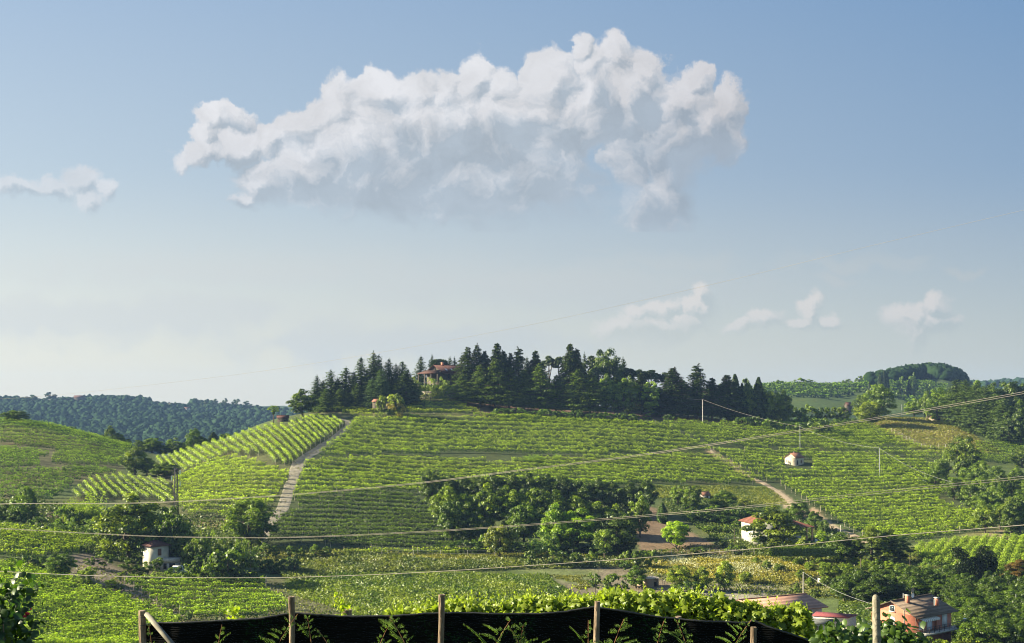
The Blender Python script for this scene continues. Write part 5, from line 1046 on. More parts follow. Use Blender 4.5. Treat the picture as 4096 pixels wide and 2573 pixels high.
def shack():
    x, Y, z = hit(651, 587); h = thing('wooden_shack', 'patched wooden shack with a board roof in the bare animal pen', 'shack', (x, Y+1.2, z), math.radians(20))
    def planks(mb, x0, x1, y, z0, z1):
        zz = z0
        while zz < z1-.02: mb.box(x0+rng.uniform(-.03, .03), x1+rng.uniform(-.03, .03), y-.03-rng.uniform(0, .02), y, zz, min(zz+.19, z1)); zz += .2
    w = MB(); planks(w, -1.2, .25, -1.2, 0, 1.75); w.obj('front_wall', M['wood'], h)
    w = MB(); planks(w, .25, 1.5, -.7, 1.0, 1.75); w.box(.3, 1.45, -.2, -.15, 0, 1.0, 1); w.obj('recessed_wall', [M['wood'], M['dark']], h)
    w = MB(); w.box(-1.2, -1.15, -1.2, 1.2, 0, 1.7); w.box(1.45, 1.5, -1.2, 1.2, 0, 1.7); w.box(-1.2, 1.5, 1.15, 1.2, 0, 1.6); w.obj('side_wall', M['wood'], h)
    for u in (.3, 1.45): B1(u-.05, u+.05, -1.2, -1.1, 0, 1.8).obj('post', M['wood'], h)
    r = MB()
    for i in range(15): u = -1.7+i*.24; r.beam((u, -1.5+rng.uniform(-.2, .2), 1.85+rng.uniform(0, .08)), (u+rng.uniform(-.1, .1), 1.4, 1.95+rng.uniform(0, .1)), .2, .05)
    for i in range(5): r.beam((-1.9+rng.uniform(0, 1), -1.2+i*.5, 2.05), (1.6+rng.uniform(-.5, .3), -1.1+i*.5, 2.1), .16, .05)
    r.obj('roof', noisy('pale_board', (.50, .42, .32), (.66, .58, .47), 5.), h)
    x2, Y2, z2 = hit(641, 586); p = MB(); bw = noisy('pale_loose_board', (.46, .36, .26), (.60, .50, .38), 5.)  # two pale brown tones for the loose boards
    for i in range(22): a = rng.uniform(-.25, .25); o = rng.uniform(-.8, .8); hh = rng.uniform(.05, .9)*(1-abs(o)*.6); p.beam((-1.3+rng.uniform(-.2, .4), o, hh), (1.3+rng.uniform(-.4, .3), o+a, hh*.6), .16, .05)
    o = p.obj('board_pile', bw); o.location = (x2, Y2+.6, z2); o.rotation_euler.z = .3; tag(o, 'heap of pale loose boards left of the wooden shack', 'boards')
    # the dark animal under the tree
    xa, Ya, za = hit(639.3, 590); n = 12; a = thing('animal', 'small black backed animal with pale legs standing by the board heap', 'animal', (xa, Ya, za), math.radians(-15))
    b = MB(); b.tube([(-.52, 0, .62), (-.45, 0, .66), (-.2, 0, .64), (.15, 0, .65), (.4, 0, .72), (.55, 0, .86), (.66, 0, .95), (.74, 0, .93), (.9, 0, .86), (.97, 0, .83)], [.05, .14, .17, .18, .17, .1, .1, .11, .07, .03], 10)
    b.tube([(-.5, 0, .66), (-.62, 0, .55), (-.66, 0, .42)], [.04, .03, .01], 5)
    for s in (-.06, .06): b.tube([(.7, s, 1.0), (.68, s*1.5, 1.1)], [.035, .01], 4)
    for sx, k in ((-.4, 1), (.36, 0)):
        for sy in (-.1, .1):
            P = [(sx, sy, .6), (sx+(.06 if k else 0), sy, .42), (sx-(.07 if k else -.01), sy, .22), (sx, sy, .05), (sx+.05, sy, 0)]
            b.tube(P, [.1, .06, .035, .03, .03], 7, 1)
    b.obj('body', [mat('black_coat', (.02, .018, .016), .8), mat('tan_coat', (.32, .24, .16), .8)], a, True)
shack()
def gazebo():
    x, Y, z = at(998.3, 232); zt = zpix(585, Y); g = thing('canopy', 'white pyramid garden canopy beside the weeping cedar', 'gazebo', (x, Y, z), .5); e = zt-z
    r = MB(); s = 1.35; v = [(-s, -s, e), (s, -s, e), (s, s, e), (-s, s, e), (0, 0, e+.62)]; r.add(v, [(0, 1, 4), (1, 2, 4), (2, 3, 4), (3, 0, 4)])
    for a, b in ((0, 1), (1, 2), (2, 3), (3, 0)): r.add([v[a], v[b], (*v[b][:2], e-.22), (*v[a][:2], e-.22)], [(0, 3, 2, 1)])
    r.obj('canopy_top', M['canvas'], g)
    for sx in (-1.3, 1.3):
        for sy in (-1.3, 1.3): t = MB(); t.tube([(sx, sy, -.2), (sx, sy, e-.02)], .035, 6); t.obj('leg', M['darkmetal'], g)
gazebo()
x, Y, z = hit(820, 584); b = MB(); b.box(-.42, .42, -.3, .3, -.2, 1.0); b.box(-.36, .36, -.33, -.303, .1, .9); b.box(-.46, .46, -.36, .34, 1.002, 1.06); o = b.obj('meter_cabinet', M['trim']); o.location = (x, Y, z); tag(o, 'small white cabinet on the bank among orchard trees', 'cabinet')
def picket():
    p = [(927, 581.5), (934, 583), (941.5, 584)]; f = thing('picket_fence', 'short pale picket fence beside the dark hedge', 'fence', (0, 0, 0)); Pt = [at(a, 243) for a, b in p]; zt = [zpix(t, 243) for t in (575.8, 577.3, 578.5)]
    for i in range(3): b = MB(); b.box(Pt[i][0]-.07, Pt[i][0]+.07, 242.9, 243.05, Pt[i][2]-.3, zt[i]+.35); b.obj('post', M['pole_wood'], f)
    for i in range(2):
        b = MB()
        for k in np.linspace(.06, .94, 9): a = Pt[i][0]*(1-k)+Pt[i+1][0]*k; t = zt[i]*(1-k)+zt[i+1]*k; b.box(a-.035, a+.035, 242.96, 242.99, t-1.0, t)
        b.beam((Pt[i][0], 243, zt[i]-.25), (Pt[i+1][0], 243, zt[i+1]-.25), .05); b.beam((Pt[i][0], 243, zt[i]-.8), (Pt[i+1][0], 243, zt[i+1]-.8), .05); b.obj('pickets', M['pole_wood'], f)
picket()
# ------------------------------------------------------------- weeping cedars
def weeping(px, Yw, base, arms, col, label, sc=1.):
    x, Y, z = at(px, Yw); t = MB(); c = MB(); h = thing('weeping_cedar', label, 'tree', (x, Y, z))
    for A in arms:
        P = [np.array([(a-px)/F*Yw, rng.uniform(-.6, .6), zpix(b, Yw)-z]) for a, b in A]; K = len(P); t.tube(P, np.linspace(.26, .07, K)*sc, 6)
        P = np.array(P)
        for i in range(K-1):
            n = int(np.linalg.norm(P[i+1]-P[i])*260); s = rng.uniform(0, 1, (n, 1)); q = P[i]*(1-s)+P[i+1]*s
            dr = rng.uniform(0, 1, n)**1.3*min(2.1*sc, 2.4); q[:, 2] -= dr-.25*sc; q[:, :2] += rng.normal(0, .5*sc, (n, 2)); q[:, 2] = np.maximum(q[:, 2], .1)
            c.quads(q, np.array([[0, -.5, .3]])+unit(n), .26*sc, asp=1.3, tint=np.clip(.4-dr*.1+rng.normal(0, .2, n), 0, 1))
    t.obj('trunk', M['bark'], h); o = c.obj('crown', M['needle'], h); o.color = (*col, 1)
weeping(974, 232, 590, [[(974,592),(972,572),(968,562),(966,557),(962,551),(957,547.5),(954.5,552)], [(976,592),(977,570),(979,560),(979,553),(982,547),(986,546.5)], [(977,588),(981,568),(984,558),(987,551.5),(991,553),(993,561),(992,570)],
   [(974,588),(968,570),(963,562),(959,566),(958,578)], [(975,590),(972,565),(974,558),(977,562),(977,572)], [(976,590),(988,572),(994,559),(996,563)], [(978,592),(990,578),(993,588)], [(972,592),(962,578),(959,590)]], (.42,.52,.42), 'huge dark weeping cedar with drooping arms standing over the orchard')
weeping(439, 530, 380, [[(436,380),(434,365),(436,361),(440,360.5),(443,363)], [(436,380),(438,362),(442,361),(444,366)]], (.55,.65,.5), 'weeping dark tree arching over the villa roof', 2.2)
# ------------------------------------------------------------- poles, pylon, wires
def pole(px, top, bot, label, r=.11, Y=None, m_='pole_wood', name='utility_pole', arm=False, taper=.75):
    x, Yw, z = hit(px, bot) if Y is None else at(px, Y)
    zt = zpix(top, Yw); h = thing(name, label, 'pole', (x, Yw, z)); b = MB(); b.tube([(0, 0, -.6), (0, 0, zt-z)], [r, r*taper], 8); b.obj('shaft', M[m_], h)
    if arm: a = MB(); a.beam((-.45, 0, zt-z-.25), (.45, 0, zt-z-.25), .07); a.obj('crossarm', M['darkmetal'], h)
    return (x, Yw, zt)
pA = pole(702.7, 399.5, 424.5, 'pale utility pole before the conifer wood', .16, arm=True)
pB = pole(800, 426.5, 450, 'thin grey pole above the cream hut', .12, m_='metal')
pC = pole(879.6, 448, 476.5, 'tall thin grey pole in the right vineyard', .12, m_='metal')
pD = pole(840.6, 525, 545, 'wooden pole right of the red roofed house', .12)
pE = pole(860.8, 558.5, 584, 'wooden pole among the orchard shrubs', .12, m_='bark')
pF = pole(910, 554.8, 578, 'wooden pole left of the dark hedge', .09, m_='bark')
pG = pole(957.3, 554.8, 574, 'brown pole just left of the weeping cedar', .07, m_='shutter')
pH = pole(803.3, 572, 596, 'pale pole on the bank behind the barn roof', .13, arm=True)
pI = pole(1016, 594, 622, 'grey pole in the orchard at the right edge', .08, m_='metal')
pJ = pole(734.5, 528, 544, 'brown pole left of the red roofed house', .09, m_='bark')
pK = pole(344.7, 492, 511.5, 'thin dark pole in the field below the track', .09, m_='darkmetal')
pL = pole(901.8, 404.5, 417.5, 'street lamp behind the dry meadow', .1, m_='metal', name='street_lamp'); 
def wire(pts, r, label, m_='wire', n=60, name='power_cable', cat='cable', group=None):
    """a sagging cable through points (px, py, depth)"""
    P = np.array([((px-CX)/F*Y, Y, -(py-HY)/F*Y) for px, py, Y in pts]); s = np.linspace(0, 1, len(P)); ss = np.linspace(0, 1, n); Q = pchip(s, P, ss)
    b = MB(); c = Q.mean(0); b.tube(Q-c, r, 5); o = b.obj(name, M[m_]); o.location = c; return tag(o, label, cat, group)
wire([(-60,511,46),(0,503.8,44),(128,503,42),(256,496.8,40),(415,483,38),(512,470.8,36.5),(640,454.5,35),(768,435,33),(900,413.5,32),(1090,380,30)], .0062, 'upper of two cables climbing from the left edge to the cream hut wood')
wire([(-60,511.4,46.2),(0,504.2,44.2),(128,503.5,42.2),(256,497.5,40.2),(415,484,38.2),(512,471.8,36.7),(640,455.8,35.2),(768,436.5,33.2),(900,415.2,32.2),(1090,382,30.2)], .0062, 'lower of two cables climbing from the left edge to the cream hut wood')
wire([(-60,521,46),(0,528,45),(128,535,43),(256,537.4,41),(400,532.5,39),(512,525.5,37.5),(640,515.5,36),(768,503.8,34),(900,489,33),(1024,476.3,32),(1090,469,31)], .0058, 'upper of two cables crossing the middle over the grove')
wire([(-60,521.5,46.2),(0,528.6,45.2),(128,535.6,43.2),(256,538,41.2),(400,533.5,39.2),(512,526.6,37.7),(640,517,36.2),(768,505.6,34.2),(900,491.2,33.2),(1024,478.5,32.2),(1090,471.5,31.2)], .0058, 'lower of two cables crossing the middle over the grove')
wire([(-60,566,36),(0,571.2,35),(128,576.6,33),(256,577.8,31.5),(400,573.5,30),(512,566.8,29),(640,558,28),(768,547.6,27),(900,535,26),(1024,525,25),(1090,519,24)], .0085, 'lowest single cable crossing the whole valley')
wire([(-60,402,120),(20,397.8,118),(57,395,117),(256,372,110),(400,349,104),(512,328.5,100),(718,283,95),(870,246,90),(1024,210,86),(1090,194,84)], .009, 'high thin cable rising across the sky to the right edge', 'wire')
def span(a, b, sag, r, label, m_='thinwire'):
    a, b = np.array(a), np.array(b); s = np.linspace(0, 1, 24)[:, None]; Q = a*(1-s)+b*s; Q[:, 2] -= (4*sag*s*(1-s))[:, 0]; c = Q.mean(0); w = MB(); w.tube(Q-c, r, 4); o = w.obj('line_wire', M[m_]); o.location = c; tag(o, label, 'wire')
span(pA, pB, 1.2, .035, 'wire from the pale wood pole down to the cream hut pole', 'wire'); span(pB, pC, 1.5, .03, 'wire between the two thin grey vineyard poles')
x, Y, z = at(950, 340); span(pC, ((952-CX)/F*Y, Y, zpix(482, Y)), 1.5, .025, 'wire dropping from the tall grey pole to the right wood'); x, Y, z = at(687, 470); span(((687-CX)/F*470, 470, zpix(398.5, 470)), pA, .2, .035, 'short wire from the conifers to the pale pole', 'wire')
span(pH, (57.2, 169.5, -31.9), .8, .022, 'wire from the bank pole to the brick house eave'); span(pD, (pD[0]+12, pD[1]-6, pD[2]-3.4), .3, .02, 'short wire hanging right of the red roofed house')
def pylon():
    x, Y, z = at(176, 300); z0 = zpix(511, Y); h = zpix(468, Y)-z0; p = thing('lattice_pylon', 'slim grey lattice pylon with glass insulators in the left vines', 'pylon', (x, Y, z0))
    b = MB(); w0, w1 = .55, .28; zb = -1.
    def cr(f): w = w0*(1-f)+w1*f; zz = zb+(h-zb)*f; return [(-w, -w, zz), (w, -w, zz), (w, w, zz), (-w, w, zz)]
    lv = [cr(f) for f in np.linspace(0, 1, 15)]
    for i in range(4): b.beam(lv[0][i], lv[-1][i], .11)
    b.obj('mast', M['darkmetal'], p); b = MB()
    for k in range(14):
        for i in range(4): j = (i+1) % 4; b.beam(lv[k][i], lv[k+1][j], .05); b.beam(lv[k][j], lv[k+1][i], .05)
    b.obj('lattice', M['darkmetal'], p)
    for sx, f in ((1, .98), (-1, .84), (1, .72)):
        a = MB(); zz = h*f; a.beam((0, 0, zz), (sx*1.2, 0, zz-.2), .09); ao = a.obj('crossarm', M['darkmetal'], p)
        g = MB(); 
        for k in range(4): g.tube([(sx*1.15, 0, zz-.45-k*.28), (sx*1.15, 0, zz-.62-k*.28)], .2, 8)
        g.obj('insulator', M['glass_ins'], ao)
    T = (x-.6, Y, z0+h*.80)
    span((T[0]-16.4, Y-4, z0+h*.80), T, .2, .03, 'upper wire reaching the lattice pylon from the left', 'wire'); span((T[0]-15, Y-4, z0+h*.69), (T[0], Y, z0+h*.69), .2, .03, 'lower wire reaching the lattice pylon from the left', 'wire')
pylon()
# ------------------------------------------------------------- post fences
def post_fence(name, label, pts, hgt, m_='pole_wood', r=.05, rails=(.5, .9), Yr=(120, 2300)):
    P = [hit(a, b, *Yr) for a, b in pts]; f = thing(name, label, 'fence', P[0]); o0 = np.array(P[0])
    for p in P: b = MB(); b.tube([(0, 0, -.4), (0, 0, hgt*rng.uniform(.88, 1.1))], r, 5); o = b.obj('post', M[m_], f); o.location = np.array(p)-o0; o.rotation_euler = (rng.normal(0, .03), rng.normal(0, .05), 0)
    b = MB()
    for k in rails: b.tube(np.array(P)-o0+np.array([0, 0, hgt*k]), .018, 3, cap=False)
    b.obj('fence_wire', M['thinwire'], f)
post_fence('wire_fence', 'post and wire fence along the terrace before the grove', [(382,557),(387,556.5),(413,556.5),(440.5,557),(468,557),(495,557)]+[(512+.1063*a, 556+(a-80)*.0001) for a in (83,330,567,805,1040,1270)]+[(512+.1063*a, 555.5) for a in (1400,1500,1640,1725,1855,1950,2080,2100,2172,2280)], 1.7, Yr=(240, 300))
post_fence('wire_fence', 'post and wire fence down the edge of the dry meadow', [(768+.1063*a, 325+.1063*b) for a, b in ((1163,1010),(1195,1030),(1232,1045),(1262,1060),(1300,1085),(1337,1100),(1370,1120),(1405,1140),(1442,1155),(1478,1170),(1530,1175),(1610,1172),(1668,1168),(1720,1160))], 1.9, r=.06, Yr=(350, 520))
post_fence('garden_fence', 'stake fence of the small garden left of the red roofed house', [(724+i*1.6, 541.5+.0*i) for i in range(12)], 1.3, Yr=(260, 330))
post_fence('pen_fence', 'crooked stick fence right of the wooden shack', [(663,586.5),(665,588),(671,588.8),(673.5,589),(662,583)], 1.6, 'bark', Yr=(180, 260))
post_fence('wire_fence', 'fence along the foot of the hilltop wood', [(593+i*9, 419+i*.75) for i in range(20)], 1.5, r=.05, Yr=(420, 520))
# ------------------------------------------------------------- tracks
def ribbon(name, pts, mt, n=140, Yr=(120, 700), lift=.1):
    """pts: (left px, right px, py); draped over the land"""
    A = np.array(pts, float); s = np.arange(len(A)); t = np.linspace(0, len(A)-1, n); Q = pchip(s, A, t); b = MB(); V_ = []; m_ = 9
    for l, r, p in Q:
        xl = hit(l, p, *Yr); xr = hit(r, p, *Yr)
        for k in range(m_):
            f = k/(m_-1); x = xl[0]*(1-f)+xr[0]*f+(rng.normal(0, .12) if k in (0, m_-1) else 0); y = xl[1]*(1-f)+xr[1]*f; V_.append((x, y, float(gz(x, y))+lift-(.16 if k in (0, m_-1) else 0)-(.04 if k in (2, 6) else 0)))
    i = np.arange(n-1)[:, None]*m_; j = np.arange(m_-1)[None]; b.add(V_, np.stack([i+j, i+j+1, i+m_+j+1, i+m_+j], -1).reshape(-1, 4)); return tag(b.obj(name, mt, None, True), kind='structure')
M['dirt'] = noisy('pale_dirt', (.14, .125, .09), (.25, .225, .17), .7, detail=8, bump=.6)
ribbon('dirt_track', [(256,268,540),(260,272,534),(264,276,527),(269,281,519),(275.5,289,509),(279.5,293,498),(283.5,297,486),(287,300,476),(291,306.5,464),(299,314,457),(310,326,450),(320,335,443.5),(332,343,436),(339,349,430),(344,353,426),(345,351,422),(335,343,419),(322,329,417)], M['dirt'])
ribbon('footpath', [(707,711,449),(715,720,456),(727,733,464),(739,745,471),(752,758,479),(765,772,486.5),(776,784,494),(786,794,502),(796,804,511),(808,814,517),(822,830,524),(836,846,531),(850,862,537)], noisy('tan_path', (.20, .155, .10), (.34, .27, .18), .9, detail=8, bump=.5), Yr=(280, 460))
# ------------------------------------------------------------- foreground: net fence, vines, saplings
YN = 17.0
def P0(px, py, Y=YN): return ((px-CX)/F*Y, Y, -(py-HY)/F*Y)
M['net'] = mat('black_shade_net', (.003, .0035, .003), .85, spec=.08)
_t = NT(M['net'].node_tree); _g = _t.n.new('ShaderNodeNewGeometry').outputs['Position']
_k = _t.m('MULTIPLY', _t.mapr(_t.noise(_g, 26., 3, .7), .50, .72), _t.mapr(_t.noise(_g, 1.3, 3, .6), .46, .62))
_t.l.new(_t.mix(_k, (.0025, .003, .0025), (.012, .05, .010)), _t.n['Principled BSDF'].inputs['Base Color'])
_w = _t.n.new('ShaderNodeTexWave'); _w.bands_direction = 'Z'; _w.inputs['Scale'].default_value = 9; _w.inputs['Distortion'].default_value = 3; _t.put(_w.inputs['Vector'], _g)
_b = _t.n.new('ShaderNodeBump'); _b.inputs['Strength'].default_value = .6; _b.inputs['Distance'].default_value = .02; _t.l.new(_w.outputs[1], _b.inputs['Height']); _t.l.new(_b.outputs[0], _t.n['Principled BSDF'].inputs['Normal'])
M['oldpost'] = noisy('round_fence_post', (.10, .07, .045), (.25, .19, .13), 9., stretch=(1, 1, .25), bump=.6)
M['palewood'] = noisy('pale_brace', (.13, .12, .095), (.20, .19, .15), 8.)
def net_fence():
    f = thing('net_fence', 'black shade net fence on round wooden posts across the foreground', 'fence', (0, YN, -5.4))
    def loc(p): return (p[0], p[1]-YN, p[2]+5.4)
    top = np.array([(141,627),(146,626),(153,624.8),(200,623),(256,620),(291,614.5),(315,616),(341,618),(365,617.5),(394,616.8),(426,614.5),(441,614),(470,614.5),(512,615.5),(540,614.8),(565,613),(594,608.2),(618,611.5),(661,618.8),(703,622.3),(740,624.3),(751,624),(755,622),(768,627.3),(790,634.5),(814,643),(860,661),(950,700)])
    xs = np.linspace(141, 948, 330); tp = np.interp(xs, top[:, 0], top[:, 1]); m_ = 16; V_ = []
    for i, (a, t) in enumerate(zip(xs, tp)):
        t += math.sin(a*.9)*.12+vnoise(np.array([a/4.]), np.array([0.]), 3)[0]*.25
        T = np.array(loc(P0(a, t))); bz = -.25
        for k in range(m_): q = k/(m_-1); V_.append((T[0], T[1]+.11+.07*math.sin(a*.021*(1+q))*q+.035*vnoise(np.array([a/26.+q*2]), np.array([q*3]), 8)[0], T[2]*(1-q)+bz*q))
    n = len(xs); i = np.arange(n-1)[:, None]*m_; j = np.arange(m_-1)[None]; b = MB(); F_ = np.stack([i+j, i+m_+j, i+m_+j+1, i+j+1], -1).reshape(-1, 4); b.add(V_, F_); b.add(np.array(V_)+np.array([0, .012, 0]), F_[:, ::-1]); b.obj('netting', M['net'], f, True)
    h = MB(); h.tube([(v[0], v[1], v[2]) for v in V_[::m_]], .016, 5); h.obj('top_cord', M['darkmetal'], f)
    for px, t, r in ((142.8,610.6,.054),(291.4,596.6,.048),(441,594.6,.048),(597,601.2,.046),(754,627,.046)):
        x, y, z = loc(P0(px, t)); p = MB(); K = 9; zz = np.linspace(-.5, z, K); p.tube([(x+.012*math.sin(q*3+px), 0, q) for q in zz], r*(1+.06*np.sin(zz*5+px)), 12); p.obj('post', M['oldpost'], f)
    b = MB(); b.beam(loc(P0(146, 613.5, YN-.08)), loc(P0(186, 660, YN-.5)), .055, .055); b.obj('brace', M['palewood'], f)
    w = MB(); a = loc(P0(142.8, 617)); 
    for dz in (0, .03, -.12): w.tube([(a[0]+.06*math.cos(q), .06*math.sin(q), a[2]+dz) for q in np.linspace(0, 6.283, 14)], .005, 4)
    w.obj('tie_wire', M['darkmetal'], f)
net_fence()
def lobed(b, c, n, size, tint, mat_=0):
    """vine leaves with five lobes"""
    N = len(c); n = n/np.linalg.norm(n, axis=1, keepdims=True); a = rng.normal(size=(N, 3)); u = np.cross(n, a); u /= np.linalg.norm(u, axis=1, keepdims=True); w = np.cross(n, u)
    R = np.array([.55, .34, .5, .30, .6, .30, .5, .34, .55, .18]); A = np.radians([-140, -100, -62, -30, 0, 30, 62, 100, 140, 180]); V_ = [c+n*0.06*size[:, None]]
    for r, g in zip(R, A): V_.append(c+(u*math.cos(g)+w*math.sin(g))*r*size[:, None]-n*(.12*size*(r > .4))[:, None])
    V_ = np.stack(V_, 1).reshape(-1, 3); base = np.arange(N)[:, None, None]*11; T_ = np.array([(0, 1+i, 1+(i+1) % 10) for i in range(10)])[None]
    b.add(V_, (base+T_).reshape(-1, 3), mat_, np.repeat(tint, 11))
def near_vines():
    tops = np.array([(372,640),(385,617),(405,611),(430,607),(455,606),(480,603),(512,600),(540,601),(565,599),(600,596),(640,595),(680,594),(720,596),(735,599),(750,604),(765,608),(785,608),(800,607),(808,613),(812,628),(815,650)])
    rows = [(20.0, 1.0, 'nearest bright green vine row just behind the black net', 0), (23.0, .6, 'second bright vine row standing behind the nearest one', -3)]
    for Y, k, label, up in rows:
        h = thing('near_vine_row', label, 'vine row', ((600-CX)/F*Y, Y, -6.), group='bright vine rows behind the net'); b = MB(); st = MB(); ox, oz = (600-CX)/F*Y, -6.
        N = int(11000*k); px = rng.uniform(374, 815, N); tp = np.interp(px, tops[:, 0], tops[:, 1])+up*(px < 700)+vnoise(px/9, px*0, 4)*4.+vnoise(px/3., px*0, 6)*2.
        d = rng.uniform(0, 1, N)**1.15*52; py = tp+d; py = py+0; x = (px-CX)/F*Y; z = -(py-HY)/F*Y; y = rng.normal(0, .24, N)*np.clip(.35+d/20, .35, 1); ok = z > -6.2
        c = np.stack([x-ox, y, z-oz], 1)[ok]; nr = np.stack([rng.normal(-.15, .55, len(c)), -.45+rng.normal(0, .5, len(c)), .65+rng.normal(0, .4, len(c))], 1)
        lobed(b, c, nr, rng.uniform(.09, .17, len(c)), np.clip(.75-d[ok]*.012+rng.normal(0, .22, len(c)), 0, 1)); b.obj('leaves', M['bigvine'], h)
        for i in range(int(75*k)):                                    # upright shoots with tendrils and small leaves
            a = rng.uniform(385, 806); t = np.interp(a, tops[:, 0], tops[:, 1])+up; L = rng.uniform(.10, .30); x0 = (a-CX)/F*Y-ox; z0 = -(t+3-HY)/F*Y-oz; le = rng.normal(0, .3); s = np.linspace(0, 1, 6)
            Q = np.stack([x0+le*L*s**1.5, rng.normal(0, .1)+0*s, z0+L*s*(1-.1*s)], 1); st.tube(Q, np.linspace(.006, .002, 6), 4, 0, .9, cap=False)
            lobed(st, Q[1:]+rng.normal(0, .02, (5, 3)), rng.normal(size=(5, 3))+[0, -.4, .4], rng.uniform(.03, .07, 5), np.full(5, .95))
            if rng.random() < .4: q = np.linspace(0, 4.5, 9); st.tube(np.stack([Q[3, 0]+.03*np.sin(q), Q[3, 1]+0*q, Q[3, 2]+.02*q+.015*np.cos(q)], 1), .0022, 3, 0, .9, cap=False)
        cd = np.arange(380, 808, 6.); tt = np.interp(cd, tops[:, 0], tops[:, 1])+up+5; st.tube(np.stack([(cd-CX)/F*Y-ox, 0*cd, -(tt-HY)/F*Y-oz], 1), .006, 4, 0, .5)
        st.obj('shoots', M['bigvine'], h)
        t = MB()
        for a in np.arange(395, 800, 42): xx = (a-CX)/F*Y-ox; t.tube([(xx, 0, -.3), (xx+.05, .03, .7), (xx-.03, 0, 1.5)], [.03, .025, .02], 6)
        t.obj('stems', M['bark'], h)
    for px, t, w, Y, lb in ((351,604.8,.088,19.4,'stout split end post behind the net left of the vines'),(514.5,611,.05,19.4,'short post top in the vines at the middle of the net'),(675,611.3,.052,19.6,'post top in the vines right of the fourth fence post')):
        x, y, z = P0(px, t, Y); p = MB(); zz = np.linspace(-6.3, z, 8); p.tube([(x+.01*math.sin(q*4), Y-.45, q) for q in zz], w, 12); o = p.obj('vineyard_post', M['oldpost']); tag(o, lb, 'post', 'posts behind the net')
    # leafy shoots standing free above the net on the left
    for px, base, top, lb in ((342,620,591,'tall yellow green vine shoot above the net left of the split post'),(238,625,605,'yellow vine shoot above the left part of the net')):
        Y = 18.6; h = MB(); x0, _, z0 = P0(px, base, Y); x1, _, z1 = P0(px-6, top, Y); s = np.linspace(0, 1, 12); Q = np.stack([x0+(x1-x0)*s**1.6-x0, .03*np.sin(s*6), (z1-z0)*s], 1); h.tube(np.vstack([[0, 0, -1.2], Q]), .006, 4, 0, .8)
        n = 46; k = rng.integers(0, 12, n); lobed(h, Q[k]+rng.normal(0, 1, (n, 3))*(.10*(1-s[k])+.02)[:, None], rng.normal(size=(n, 3))+[0, -.5, .5], rng.uniform(.05, .13, n)*(1.2-.7*s[k]), np.clip(.85+rng.normal(0, .12, n), 0, 1)); o = h.obj('vine_shoot', M['bigvine']); o.location = (x0, Y, z0); o.color = (.9, .95, .7, 1); tag(o, lb, 'vine')
near_vines()
M['frond'] = leafmat('feathery_frond', (.02, .05, .010), (.10, .16, .028), .35)
def sapling(px, top, label, Y=15.6, sz=1., lean=0.):
    x, _, z = P0(px, top, Y); g = float(gz(x, Y)); la = rng.uniform(-.5, .5); h = thing('conifer_sapling', label, 'sapling', (x, Y, g), group='feathery saplings before the net'); H = z-g; s = np.linspace(0, 1, 14)
    t = MB(); cx = lambda q: lean*.5*q**3; t.tube(np.stack([cx(s), 0*s, -.1+(H+.1)*s], 1), np.linspace(.014, .003, 14), 5); t.obj('stem', noisy('reddish_stem', (.20, .09, .04), (.30, .16, .07), 9.), h)
    b = MB()
    for q in np.arange(.62+.1*rng.random(), 1., .036):
        for sd in (-1, 1):
            if rng.random() < .22: continue
            L = sz*(.50*(1-q)**.75+.03)*rng.uniform(.25, 1.45)*(1+sd*la); a = rng.uniform(-.7, .7); d = np.array([sd*math.cos(a), math.sin(a), rng.uniform(-.1, 1.1)]); o = np.array([cx(q), 0, H*q]); m_ = max(4, int(L/.02))
            for e in np.linspace(.12, 1, m_):
                p = o+d*L*e-np.array([0, 0, .25*L*e**2]); w = (.035*sz*(1.05-e)+.012)*rng.uniform(.5, 1.3)
                for s2 in (-1, 1):
                    tip = p+np.array([d[0]*w*.8, s2*w*.5, w*.6*s2+.02]); b.add([p, p+np.array([.0, 0, .012]), tip, p+(tip-p)*.5+np.array([0, 0, -.012])], [(0, 1, 2, 3)], 0, rng.uniform(.2, 1))
    b.obj('fronds', M['frond'], h)
for i, (a, t, s) in enumerate(((156,624,.8),(212,624.5,.9),(258,614,1.1),(316,617,1.0),(352,629,.8),(364,621,1.0),(424,616,1.25),(476,619,1.1),(515,624,1.0),(538,623,.9),(588,620,1.0),(601,619,1.3),(648,621,1.0),(699,620,1.1),(713,619,1.0))):
    near = ('just right of the first fence post','before the net between first and second posts','just left of the second fence post','a little right of the second fence post','before the split end post','right of the split end post','just left of the third fence post','a little right of the third fence post','halfway between third and fourth posts','right of the sapling halfway between third and fourth posts','just left of the fourth fence post','hiding the foot of the fourth post','right of the fourth fence post','left of the fifth fence post','closest on the left of the fifth post')[i]
    sapling(a, t, f'feathery sapling {near}', sz=s*rng.uniform(.8, 1.2), lean=rng.uniform(-1.2, 1.2))
# ------------------------------------------------------------- bush at the left corner and broad leaves at the lower right
def big_leaf(b, c, n, size, asp, tint, droop=.5):
    N = len(c); n = n/np.linalg.norm(n, axis=1, keepdims=True); a = rng.normal(size=(N, 3))*.5+np.array([0, 0, -droop]); u = a-(a*n).sum(1, keepdims=True)*n; u /= np.linalg.norm(u, axis=1, keepdims=True); w = np.cross(n, u)
    S_ = size[:, None]; pts = [(0, 0, 0), (.3, .42, -.03), (.65, .36, -.07), (1, 0, -.16), (.65, -.36, -.07), (.3, -.42, -.03), (.5, 0, .05)]
    V_ = np.stack([c+u*S_*p+w*S_*q*asp+n*S_*r for p, q, r in pts], 1).reshape(-1, 3); T_ = np.array([(6, 0, 1), (6, 1, 2), (6, 2, 3), (6, 3, 4), (6, 4, 5), (6, 5, 0)])[None]; b.add(V_, (np.arange(N)[:, None, None]*7+T_).reshape(-1, 3), 0, np.repeat(tint, 7))
